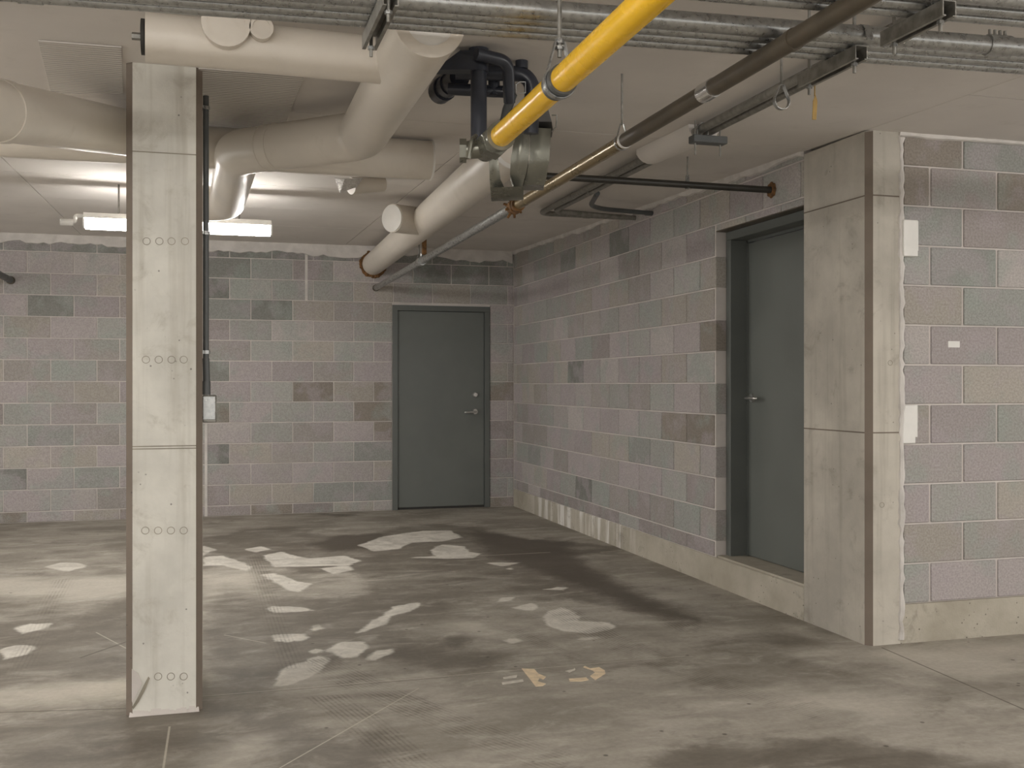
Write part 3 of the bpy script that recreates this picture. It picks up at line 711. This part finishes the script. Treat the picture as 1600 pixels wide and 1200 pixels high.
conduit(path2, .0175, 'weathered conduit along the ceiling turning into the right wall, inner one', None, 'galv_dark', [(dp(xs_(6.4)+.055, 6.4, -.004), (.05, 1, .025), .08)])
path3 = fillet([dp(xs_(6.2)+.09, 6.3, -.02), (2.56, 6.86, zpipe(6.9)-.03), (XR+.02, 6.95, zpipe(6.9)-.03)], .3, 10)
conduit(path3, .016, 'dark flexible conduit sweeping from the ceiling pair into the wall', None, 'grey_pvc', [((XR-.03, 6.95, zpipe(6.9)-.03), (1, 0, 0), .05)])
# white box-out covering a stretch of them
mcov = MB(); c0, c1 = 4.55, 5.18
prof = [(xs_(4.87)-.05, 0)]+[(xs_(4.87)+.03-.085*math.cos(R_(a)), -.075*math.sin(R_(a))) for a in range(20, 161, 20)]+[(xs_(4.87)+.11, 0)]
n = len(prof); vs_ = [(x, yv, zc(yv)+z) for yv in (c0, c1) for x, z in prof]
mcov.add(vs_, [tuple(range(n)), tuple(range(n, 2*n))[::-1]]+[(i, n+i, n+(i+1) % n, (i+1) % n) for i in range(n)])
mcov.build('insulation_cover', 'ceiling', label='rounded white insulation cover over the ceiling conduits', cat='cover')
# strut clamp below the pair
y = 4.47; x = xs_(y)+.02; zz = zpipe(y)-.05
ut = thing('strut_clamp', (x, y, zz), 'short dark strut bracket clamping the ceiling conduits', 'bracket')
m = MB(); m.bevbox(x-.075, x+.10, y-.03, y+.03, zz-.02, zz+.015, .003); m.build('channel', 'grey_pvc', ut)
for xx in (x-.055, x+.075): MB().cyl((xx, y, zz-.075), (xx, y, zc(y)+.002), .004, None, 8).build('threaded_rod', 'galv_dark', ut)
MB().strip([(x-.05, y, zz+.015)]+arc((x-.02, y, zz+.05), (1, 0, 0), (0, 0, 1), .026, 180, 0, 8)+[(x+.006, y, zz+.015)], .012, .003, (0, 1, 0)).build('pipe_strap', 'galv', ut)

# ------------------------------------------------------------------ loose hangers
def clevis(x, y, z, r, label, w_=.012, name='clevis_hanger', mat='galv', axis_=(0, 1, 0), stretch=1.6):
    t_ = thing(name, (x, y, z), label, 'hanger'); m = MB()
    sidev = Vector((1, 0, 0)) if axis_[1] else Vector((0, 1, 0))
    pts = [Vector((x, y, z+r*stretch*1.0))+sidev*(-r*.25)]+[Vector((x, y, z))+sidev*(math.cos(R_(a))*r)+Vector((0, 0, math.sin(R_(a))*r)) for a in range(165, 376, 15)]+[Vector((x, y, z+r*stretch))+sidev*(r*.25)]
    m.strip(pts+[pts[0]], w_/2, .0025, axis_); m.build('ring', mat, t_)
    MB().cyl((x, y, z+r*stretch-.008), (x, y, zc(y)+.002), .0045, None, 8).build('threaded_rod', 'galv_dark', t_)
    return t_
# empty loop near the strut
p = on_z(1221, 158, 2.22); clevis(p.x, p.y, 2.22, .028, 'empty galvanized ring hanger dangling on a rod left of the trapeze', .016, axis_=(0, 1, 0), stretch=1.9)
p = on_z(1273, 165, 2.16)
tt = thing('hanging_tag', (p.x, p.y, 2.12), 'ochre tag strip dangling on a wire below the trapeze strut', 'tag')
MB().cyl((p.x, p.y, 2.19), (p.x, p.y, strutz-.03), .0022, None, 6).build('wire', 'tag', tt)
MB().add([(p.x-.008, p.y, 2.115), (p.x+.006, p.y, 2.115), (p.x+.010, p.y, 2.175), (p.x+.003, p.y, 2.195), (p.x-.005, p.y, 2.175),
          (p.x-.008, p.y+.003, 2.115), (p.x+.006, p.y+.003, 2.115), (p.x+.010, p.y+.003, 2.175), (p.x+.003, p.y+.003, 2.195), (p.x-.005, p.y+.003, 2.175)],
         [(0, 1, 2, 3, 4), (9, 8, 7, 6, 5)]+[(i, (i+1) % 5, 5+(i+1) % 5, 5+i) for i in range(5)]).build('strip', 'tag', tt)

# ------------------------------------------------------------------ long brown pipe running to the back wall
zb = 2.225; be = on_y(587, 450, YB); bx = lambda y: 1.555+(be.x-1.555)*(y-2.2)/(YB-2.2); bz = lambda y: zb+(be.z-zb)*max(0, y-5.4)/(YB-5.4)
def bp(y): return Vector((bx(y), y, bz(y)))
bt = thing('fire_main_pipe', bp(.5), 'long dark brown pipe running under the ceiling into the back wall', 'pipe')
MB().cyl(bp(.5), bp(3.80), .0285).build('black_section', 'iron', bt)
MB().cyl(bp(3.80), bp(5.36), .0275).build('brown_section', 'bronze', bt)
MB().cyl(bp(5.36), bp(YB+.02), .027).build('grey_section', 'galv', bt)
MB().cyl(bp(3.04), bp(3.12), .0315).build('bright_coupling', 'steel_bright', bt)
MB().cyl(bp(2.55), bp(2.575), .031).build('collar', 'iron', bt)
MB().cyl(bp(3.795), bp(3.812), .0305).build('white_band', 'cap_white', bt)
m = MB(); m.cyl(bp(5.30), bp(5.42), .037).cyl(bp(5.335), bp(5.385), .044, None, 6)
for k in range(9):
    a = k*.7; c = bp(5.38+.02*math.sin(3*a)); m.cyl(c, c+Vector((math.cos(a), 0, math.sin(a)))*random.uniform(.045, .07)+Vector((0, .02, 0)), .012, .006, 6)
m.build('rusty_union', 'rust', bt)
MB().cyl(bp(8.0), bp(8.09), .036).cyl(bp(8.03)+Vector((0, 0, .03)), bp(8.03)+Vector((0, 0, .06)), .012).build('clamp_coupling', 'galv', bt)
MB().cyl(bp(YB-.03), bp(YB-.004), .034).build('wall_collar', 'iron', bt)
def ring_on(fp, y, r, label, mat='galv', w_=.012):
    p = fp(y); t_ = thing('ring_hanger', p, label, 'hanger')
    pts = [p+Vector((-.006, 0, r+.045))]+[p+Vector((math.cos(R_(a))*(r+.003), 0, math.sin(R_(a))*(r+.003))) for a in range(130, 411, 14)]+[p+Vector((.006, 0, r+.045))]
    MB().strip(pts, w_/2, .0022, (0, 1, 0)).build('ring', mat, t_)
    MB().cyl(p+Vector((0, 0, r+.04)), (p.x, p.y, zc(p.y)+.002), .0045, None, 8).build('threaded_rod', 'galv_dark', t_); return t_
ring_on(bp, 3.835, .0285, 'ring hanger holding the brown pipe at its white band')
ring_on(bp, 8.14, .027, 'ring hanger holding the grey end of the brown pipe')
p8 = bp(7.95); m = MB()
rb = thing('rusty_bracket', (p8.x, p8.y, p8.z+.03), 'rusty bracket hanging beside the grey pipe section under the ceiling', 'bracket')
m.bevbox(p8.x-.012, p8.x+.022, p8.y-.012, p8.y+.012, p8.z+.04, zc(7.95)-.09, .004).build('plate', 'rust', rb)
MB().cyl((p8.x, p8.y, zc(7.95)-.1), (p8.x, p8.y, zc(7.95)+.002), .004, None, 8).build('threaded_rod', 'galv_dark', rb)

# thin black pipe crossing to the right wall
zt = on_x(1207, 297, XR); tp = thing('sprinkler_branch_pipe', (1.75, zt.y, zt.z), 'thin black pipe crossing into the right wall with a rusty flange', 'pipe')
MB().cyl((1.62, zt.y-.02, zt.z), (XR+.01, zt.y, zt.z), .019, None, 16).build('tube', 'black', tp)
m = MB(); m.cyl((XR-.014, zt.y, zt.z), (XR-.001, zt.y, zt.z), .040, None, 14)
for k in range(8): a = k*.8; m.cyl((XR-.012, zt.y+math.cos(a)*.034, zt.z+math.sin(a)*.034), (XR-.002, zt.y+math.cos(a)*.034, zt.z+math.sin(a)*.034), .012, None, 6)
m.build('rusty_flange', 'rust', tp)
xh = on_y(1074, 290, zt.y).x
def tpf(y): return Vector((xh, zt.y, zt.z))
p = tpf(0); th_ = thing('ring_hanger', p, 'ring hanger holding the thin black pipe', 'hanger')
pts = [p+Vector((0, -.006, .055))]+[p+Vector((0, math.cos(R_(a))*.022, math.sin(R_(a))*.022)) for a in range(130, 411, 14)]+[p+Vector((0, .006, .055))]
MB().strip(pts, .006, .0022, (1, 0, 0)).build('ring', 'galv', th_); MB().cyl(p+Vector((0, 0, .05)), (p.x, p.y, zc(p.y)+.002), .0045, None, 8).build('threaded_rod', 'galv_dark', th_)

# pipe end in the back wall at the far left
lp = on_y(17, 438, YB)
tq = thing('wall_stub_pipe', lp, 'dark pipe entering the back wall left of the column', 'pipe')
MB().cyl((lp.x-.06, 6.5, lp.z+.02), (lp.x, YB+.02, lp.z), .03, None, 16).build('tube', 'grey_pvc', tq); MB().cyl((lp.x, YB-.03, lp.z), (lp.x, YB-.003, lp.z), .038, None, 16).build('collar', 'iron', tq)

# ------------------------------------------------------------------ yellow gas pipe
zy = 2.065; ye = on_z(781, 214, zy); ry = .035
gt = thing('gas_pipe', (ye.x, 1.0, zy), 'thick yellow gas pipe running forward under the conduits', 'pipe')
yv = lambda y: Vector((ye.x+(y-ye.y)*.02, y, zy))
MB().cyl(yv(.3), yv(ye.y), ry, None, 28).build('tube', 'yellow', gt)
yg = on_z(868, 128, zy).y
MB().ring(yv(yg-.035), (0.02, 1, 0), ry-.002, ry+.005, .07, 28).build('rubber_sleeve', 'grey_pvc', gt)
m = MB(); m.cyl(yv(ye.y-.02), yv(ye.y+.035), ry+.012, ry+.010, 24).cyl(yv(ye.y+.03), yv(ye.y+.11), ry+.018, None, 6).cyl(yv(ye.y+.10), yv(ye.y+.2), ry+.004, None, 20)
q = yv(ye.y+.16); m.cyl(q, q+Vector((-.08, .02, -.01)), .033, .03, 16).cyl(q+Vector((-.07, .02, -.01)), q+Vector((-.092, .025, -.01)), .04, None, 6)
m.tube(fillet([q+Vector((-.05, -.03, .03)), q+Vector((-.07, -.06, .01)), q+Vector((-.08, -.05, -.05))], .02, 5), .008, 8)
m.build('union_fitting', 'trap', gt)
pg = yv(yg); hg = thing('ring_hanger', pg, 'grey ring hanger holding the yellow gas pipe', 'hanger')
pts = [pg+Vector((-.012, 0, ry+.07))]+[pg+Vector((math.cos(R_(a))*(ry+.008), 0, math.sin(R_(a))*(ry+.008))) for a in range(140, 401, 13)]+[pg+Vector((.012, 0, ry+.07))]
MB().strip(pts, .010, .003, (0, 1, 0)).build('ring', 'galv', hg)
MB().cyl(pg+Vector((0, 0, ry+.03)), (pg.x, pg.y, zc(pg.y)+.002), .006, None, 10).build('threaded_rod', 'galv_dark', hg)
for q0, q1 in ((.066, .078), (.05, .058)): MB().cyl(pg+Vector((0, 0, ry+q0)), pg+Vector((0, 0, ry+q1)), .012, None, 6).build('nut', 'galv', hg)

# ------------------------------------------------------------------ cream insulated drains
zbp = 2.352; rb_ = .104
cap = Vector((on_z(655, 100, zbp).x, 3.06, zbp)); e1 = on_z(566, 212, zbp); e2 = on_z(372, 238, zbp)
bcx = e1.x
b_start = Vector((bcx-.01, 3.07, zbp))
dr = thing('insulated_drain_pipe', (bcx, 4.0, zbp-rb_), 'big cream insulated drain with branches bending around the column head', 'pipe')
pathb = fillet([b_start, Vector((bcx, e1.y, zbp)), Vector((e2.x, e2.y, zbp)), Vector((e2.x-.02, e2.y+1.6, zbp+.03)), Vector((e2.x-.55, e2.y+1.95, zbp+.04))], .17, 10)
MB().tube(pathb, rb_, 36).build('jacket', 'pipe_white', dr)
fc = b_start
m = MB(); m.ring(fc+Vector((0, -.012, 0)), (0, 1, 0), .072, rb_+.004, .03, 40).build('end_ring', 'pipe_white', dr)
MB().cyl(fc+Vector((0, -.006, 0)), fc+Vector((0, .01, 0)), .073, None, 32).build('end_cap', 'cap_white', dr)
d_ = (Vector(e2)-Vector((bcx, e1.y, zbp))).normalized(); sp = Vector((bcx, e1.y, zbp)).lerp(Vector((e2.x, e2.y, zbp)), .70)
for s_ in (-.03, .03): MB().ring(sp+d_*s_, d_, rb_-.001, rb_+.0025, .006, 40).build('jacket_seam', 'pipe_white', dr)
# pipe a: x-directed in front of the column head
za = 2.362; ra = .077; al = on_z(227, 58, za); ya = al.y
at = dr
MB().cyl((al.x, ya, za), (bcx-.05, ya+.03, za), ra, None, 32).build('branch_jacket', 'pipe_white', at)
MB().cyl((al.x-.012, ya, za), (al.x-.001, ya, za), ra*.72, None, 24).build('end_plate', 'rubber', at)
MB().cyl((al.x-.04, ya, za+.0), (al.x-.012, ya, za+.0), .012, None, 6).build('wing_bolt', 'galv_dark', at)
for x_, r_ in ((on_y(353, 30, ya-ra).x, .072), (on_y(408, 30, ya-ra).x, .034)):
    pr = MB(); c_ = Vector((x_, ya-.10, za+.035 if r_ > .05 else za+.03))
    pr.cyl(c_+Vector((0, .1, 0)), c_, r_, None, 28).ring(c_-Vector((0, .006, 0)), (0, 1, 0), r_*.8, r_+.003, .016, 28)
    pr.build('cleanout_stub', 'pipe_white', at)
# pipe c: behind, ends open to the right
zcx = 2.425; rc = .1; ce_ = on_z(672, 251, zcx)
ctp = dr
MB().tube([(-3.2, ce_.y-.02, zcx-.01), (ce_.x, ce_.y, zcx)], rc, 32).build('cross_jacket', 'pipe_white', ctp)
MB().ring((ce_.x-.002, ce_.y, zcx), (1, 0, 0), rc*.8, rc+.002, .01, 32).build('end_ring', 'cap_white', ctp)
# pipe e: left of the column, rising to the cross pipe
pl0 = Vector(on_y(0, 172, 2.9)); 
def at_depth(x, y, Z): return EYE + ray(x, y)*Z
eA, eB = at_depth(-140, 150, 3.0), at_depth(197, 207, 4.72); eC = at_depth(250, 222, 5.05)
et = dr
MB().tube([eA, eB, eC], .103, 32).build('offset_jacket', 'pipe_white', et)
dd = (eB-eA).normalized(); s0 = at_depth(22, 176, 3.5)
tpar = (s0-eA).dot(dd); MB().ring(eA+dd*tpar, dd, .101, .1075, .07, 36).build('jacket_band', 'pipe_white', et)
# pipe f: runs into the back wall, wye stub with white cap
fe = on_y(583, 413, YB); ff = on_z(757, 268, 2.41); ff = Vector((ff.x-.03, 4.72, 2.395)); rf = .110
ft = thing('insulated_wall_pipe', (ff.x, ff.y, ff.z-rf), 'cream insulated pipe running into the back wall with a capped side stub', 'pipe')
MB().cyl(ff, (fe.x, YB+.02, fe.z), rf, None, 36).build('jacket', 'pipe_white', ft)
MB().ring(ff, (0, 1, 0), rf*.85, rf+.002, .012, 36).build('end_ring', 'cap_white', ft)
fl_ = lambda y: ff.lerp(Vector((fe.x, YB, fe.z)), (y-ff.y)/(YB-ff.y))
ys_ = 7.35; b_ = fl_(ys_)
stub_dir = Vector((-.80, -.60, -.05)).normalized()
endp = b_+stub_dir*.33
MB().cyl(b_, endp, .098, None, 30).build('side_stub', 'pipe_white', ft)
MB().cyl(endp, endp+stub_dir*.008, .092, None, 30).build('white_cap', 'cap_white', ft)
m = MB()
for k in range(26):
    a = R_(k*14); c_ = Vector((fe.x+math.cos(a)*(rf+.004), YB-.008, fe.z+math.sin(a)*(rf+.004)))
    m.cyl(c_+Vector((0, .008, 0)), c_+Vector((math.cos(a)*random.uniform(.0, .03), -random.uniform(.005, .02), math.sin(a)*random.uniform(0, .03))), random.uniform(.02, .045), .012, 7)
m.build('rusty_packing', 'rust', ft)
# foil scrap and short vent stub hanging from the ceiling
fo = on_z(541, 289, zc(5.9)-.06)
sc = thing('vent_stub', (fo.x, fo.y, fo.z-.04), 'crumpled foil-tipped white vent stub under the ceiling', 'vent')
MB().cyl((fo.x+.03, fo.y+.02, fo.z), (fo.x+.24, fo.y+.12, zc(fo.y)-.03), .052, .05, 24).build('sleeve', 'pipe_white', sc)
rr = random.Random(11); m = MB()
vsx = [(fo.x-.075, fo.y-.03, fo.z+.035), (fo.x-.045, fo.y-.05, fo.z-.06), (fo.x+.06, fo.y-.03, fo.z-.015), (fo.x+.10, fo.y-.01, fo.z+.045), (fo.x-.02, fo.y-.075, fo.z+.02), (fo.x+.03, fo.y+.06, fo.z+.0)]
m.add(vsx, [(0, 1, 4), (1, 2, 4), (2, 3, 4), (3, 0, 4), (0, 5, 1), (1, 5, 2), (2, 5, 3), (3, 5, 0)]); m.build('foil_wrap', 'foil', sc)

# ------------------------------------------------------------------ black drain assembly
Zd = 3.86
A = lambda x, y, Z=Zd: at_depth(x, y, Z)
ab = thing('drain_assembly', A(748, 245, 3.8), 'black plastic drain pipe cluster hanging beside the yellow gas pipe', 'drain')
p = A(748, 243, 3.80); MB().cyl((p.x, p.y, p.z), (p.x, p.y, zc(p.y)), .0295, None, 20).cyl((p.x, p.y, zc(p.y)-.085), (p.x, p.y, zc(p.y)-.0), .036, None, 20).build('vertical_pipe', 'abs', ab)
def zl(v, m_=.032): v = Vector(v); v.z = min(v.z, zc(v.y)-m_); return v
h0, h1 = zl(A(712, 112, 3.95)), zl(A(832, 116, 3.95)); 
MB().tube(fillet([h0, h1, h1+Vector((0, .02, -.22))], .06, 8), .029, 18).build('upper_pipe', 'abs', ab)
h0, h1 = zl(A(744, 84, 3.72), .03), zl(A(794, 96, 3.78), .03)
MB().tube(fillet([h0, h1, A(796, 160, 3.86)], .05, 8), .022, 18).build('elbow_pipe', 'abs', ab)
MB().cyl(A(700, 139, 4.0), A(798, 144, 4.0),   .023, None, 16).cyl(A(772, 100, 4.0), A(772, 150, 4.0), .023, None, 16).build('lower_pipe', 'abs', ab)
c0_, c1_ = zl(A(718, 106, 4.02), .045), A(687, 144, 4.25)
ct_ = MB(); ct_.cyl(c0_, c1_, .040, None, 20).cyl(c0_.lerp(c1_, .42), c1_.lerp(c0_, .40), .046, None, 20).cyl(c1_.lerp(c0_, .28), c1_, .049, None, 20); ct_.build('cleanout', 'abs', ab)
h = zl(A(730, 85, 3.75), .02); MB().add([h+Vector((-.11, .05, -.05)), h+Vector((.04, .0, -.05)), h+Vector((.04, 0, .02)), h+Vector((-.02, .02, .02)), h+Vector((-.11, .11, -.05)), h+Vector((.04, .06, -.05)), h+Vector((.04, .06, .02)), h+Vector((-.02, .08, .02))],
   [(0, 1, 2, 3), (7, 6, 5, 4), (0, 4, 5, 1), (1, 5, 6, 2), (2, 6, 7, 3), (3, 7, 4, 0)]).build('gusset', 'abs', ab)
v0 = zl(A(815, 112, 3.95)); MB().cyl(v0, (v0.x, v0.y, zc(v0.y)), .017, None, 16).cyl((v0.x, v0.y, zc(v0.y)-.03), (v0.x, v0.y, zc(v0.y)), .024, None, 16).build('vent_riser', 'abs', ab)
MB().tube([A(812, 128, 3.9), A(821, 128, 3.9), A(821, 145, 3.9), A(806, 146, 3.9), A(806, 132, 3.9), A(812, 128, 3.9)], .0025, 8).build('wire_bail', 'galv', ab)
m = MB(); m.tube([A(790, 135, 3.9), A(800, 150, 3.92), A(792, 172, 3.94), A(786, 190, 3.95), A(776, 205, 3.96)], [.016, .02, .018, .013, .012], 12); m.build('hose', 'grey_pvc', ab)

# grey sheet-metal trap basket below it
Zt = 4.22
tb = thing('trap_basket', A(812, 300, Zt), 'grey curved sheet-metal trap cover hanging behind the yellow pipe', 'trap')
def curved_panel(pl, pr, name, mat, depth=.09, ncurve=8, bulge=.008):
    # pl, pr: left and right edge pixel lists top to bottom; bulges towards the viewer
    m = MB(); n = len(pl); rows_ = []
    for ri, (l, r_) in enumerate(zip(pl, pr)):
        row = []; tuck = .07*(ri/max(1, n-1))**3
        for k in range(ncurve+1):
            s_ = k/ncurve; x = l[0]+(r_[0]-l[0])*s_; y = l[1]+(r_[1]-l[1])*s_
            row.append(at_depth(x, y, Zt + tuck - bulge*math.sin(math.pi*s_)))
        rows_.append(row)
    vs_ = [p for row in rows_ for p in row]; W = ncurve+1; N_ = len(vs_)
    back = [p+FW*depth for p in vs_]
    fs = []
    for i in range(n-1):
        for k in range(ncurve):
            a = i*W+k; fs.append((a, a+1, a+W+1, a+W)); fs.append((N_+a, N_+a+W, N_+a+W+1, N_+a+1))
    for i in range(n-1):
        a = i*W; fs.append((a, a+W, N_+a+W, N_+a)); a += W-1; fs.append((a, N_+a, N_+a+W, a+W))
    for k in range(ncurve):
        fs.append((k, N_+k, N_+k+1, k+1)); a = (n-1)*W+k; fs.append((a, a+1, N_+a+1, N_+a))
    m.add(vs_+back, fs); m.build(name, mat, tb)
curved_panel([(805,198),(802,225),(798,250),(797,272),(802,290)], [(828,199),(828,225),(826,250),(822,272),(816,292)], 'front_band', 'trap', .12)
curved_panel([(829,199),(829,225),(827,250),(823,272),(818,289)], [(861,201),(860,225),(858,250),(855,270),(850,289)], 'side_band', 'trap', .12)
curved_panel([(764,236),(764,250),(765,280),(767,308)], [(778,240),(779,255),(782,280),(788,293)], 'left_band', 'trap', .10)
curved_panel([(768,293),(768,308)], [(818,291),(818,306)], 'bottom_band', 'trap', .10)
curved_panel([(812,176),(803,190),(800,200)], [(857,172),(862,190),(864,203)], 'hood', 'trap_dark', .13)
MB().tube([A(862, 180, 4.2), A(870, 180, 4.2), A(869, 198, 4.2), A(862, 206, 4.2)], .003, 8).build('wire_clip', 'galv_dark', tb)
hp = A(835, 176, 4.27); MB().cyl(hp, (hp.x, hp.y, zc(hp.y)), .02, None, 14).build('drop_pipe', 'abs', tb)

# ------------------------------------------------------------------ fluorescent fixtures
def fixture(x0, x1, y, z, label, visible=True):
    L = x1-x0; t_ = thing('fluorescent_fixture', ((x0+x1)/2, y, z), label, 'light', 'hanging fluorescent fixtures')
    m = MB(); m.prism_ax([(y-.06, z+.062), (y+.06, z+.062), (y+.045, z+.098), (y-.045, z+.098)], x0+.004, x1-.004, 'x'); m.build('housing', 'white_metal', t_)
    m = MB(); prof = [(y-.06, z+.060), (y-.055, z+.012), (y-.04, z), (y+.04, z), (y+.055, z+.012), (y+.06, z+.060)]
    m.prism_ax(prof, x0+.012, x1-.012, 'x'); m.build('lens', 'lens', t_)
    for a, b in ((x0, x0+.011), (x1-.011, x1)): MB().prism_ax(prof[:1]+prof[1:], a, b, 'x').build('end_cap', 'white_metal', t_)
    for f_ in (.18, .82):
        xx = x0+L*f_; MB().cyl((xx, y, z+.096), (xx, y, zc(y)+.002), .006, None, 8).build('hanger_rod', 'galv_dark', t_)
    m = MB(); m.tube(fillet([(x0-.13, y, z+.035), (x0-.05, y, z+.035), (x0-.05, y, z+.08), (x0+.01, y, z+.08)], .012, 4), .012, 10).cyl((x0-.14, y, z+.035), (x0-.06, y, z+.035), .022, None, 12)
    m.build('conduit_connector', 'white_metal', t_)
    m = MB(); m.tube(fillet([(x0+.75*L, y, zc(y)), (x0+.74*L, y, zc(y)-.08), (x0+.66*L, y, z+.098)], .1, 8), .005, 8); m.build('power_cord', 'white_metal', t_)
    return t_
fixture(-.77, .425, 7.3, 2.285, 'lit white fluorescent fixture hanging behind the concrete column')
fixture(-3.1, -1.9, 4.6, 2.36, 'lit white fluorescent fixture over the left parking bay')
fixture(-1.0, .2, .6, 2.28, 'lit white fluorescent fixture over the drive aisle')
fixture(2.9, 4.1, 1.0, 2.29, 'lit white fluorescent fixture in front of the close block wall')

# ------------------------------------------------------------------ electrical drop on the column
rx = CX1+.014; yc_ = 4.36; bz0, bz1 = on_y(325, 660, yc_).z, on_y(325, 617, yc_).z
ee = thing('conduit_drop', (rx, yc_, bz0), 'dark grey conduit down the column side to a small metal box', 'conduit')
MB().cyl((rx, yc_, bz1+.05), (rx, yc_, on_y(323, 150, yc_).z), .0115, None, 14).cyl((rx+.002, yc_, bz1+.05), (rx, yc_, on_y(323, 560, yc_).z), .0135, None, 14).build('tube', 'grey_pvc', ee)
MB().cyl((rx, yc_, bz1+.001), (rx, yc_, bz1+.055), .018, None, 14).build('connector', 'grey_pvc', ee)
bx_ = MB().bevbox(CX1+.001, CX1+.055, yc_-.02, yc_+.045, bz0, bz1, .004).build('box', 'galv_dark', ee)
MB().bevbox(CX1+.003, CX1+.050, yc_-.023, yc_-.0195, bz0+.012, bz1-.006, .001).build('cover_plate', 'galv', bx_)
for y in (172, 367, 553):
    z = on_y(323, y, yc_).z; MB().ring((rx, yc_, z), (0, 0, 1), .0118, .0165, .014, 14).box(CX1+.0005, CX1+.006, yc_-.022, yc_+.022, z, z+.014).build('strap', 'galv', ee)

# white boxes and sticker on the close wall
for (x0, y0, x1, y1, lab) in ((1411, 343, 1437, 401, 'white rectangular cover box high on wall edge beside the pilaster'), (1412, 633, 1438, 693, 'flat white cover plate at mid height beside the pilaster')):
    a, b = on_y(x0, y0, YF-.03), on_y(x1, y1, YF-.03); bt_ = thing('wall_box', ((a.x+b.x)/2, YF, b.z), lab, 'box')
    dpt = .035 if y0 < 400 else .012
    MB().bevbox(a.x, b.x-.012, YF-dpt, YF+.002, b.z, a.z, .003).build('cover', 'cap_white', bt_)
    MB().bevbox(b.x-.012, b.x+.004, YF-dpt*.5, YF+.002, b.z+.03, a.z, .002).build('flange', 'cap_white', bt_)
a, b = on_y(1481, 533, YF), on_y(1499, 543, YF)
MB().box(a.x, b.x, YF-.003, YF+.0005, b.z, a.z).build('wall_sticker', 'cap_white', label='tiny white sticker on the close block wall', cat='sticker')
# round ceiling plates
for (x, y, r, lab) in ((1570, -10, .085, 'round white ceiling device with dark rim at the front right'), (731, -8, .085, 'round white ceiling plate above the crossing conduits')):
    p = on_z(x, y, 2.44); t_ = thing('ceiling_disc', (p.x, p.y, zc(p.y)-.04), lab, 'detector')
    MB().cyl((p.x, p.y, zc(p.y)-.028), (p.x, p.y, zc(p.y)+.001), r, None, 28).build('rim', 'grey_pvc' if x > 1000 else 'cap_white', t_)
    MB().cyl((p.x, p.y, zc(p.y)-.042), (p.x, p.y, zc(p.y)-.027), r*.8, r*.9, 28).build('cover', 'cap_white', t_)
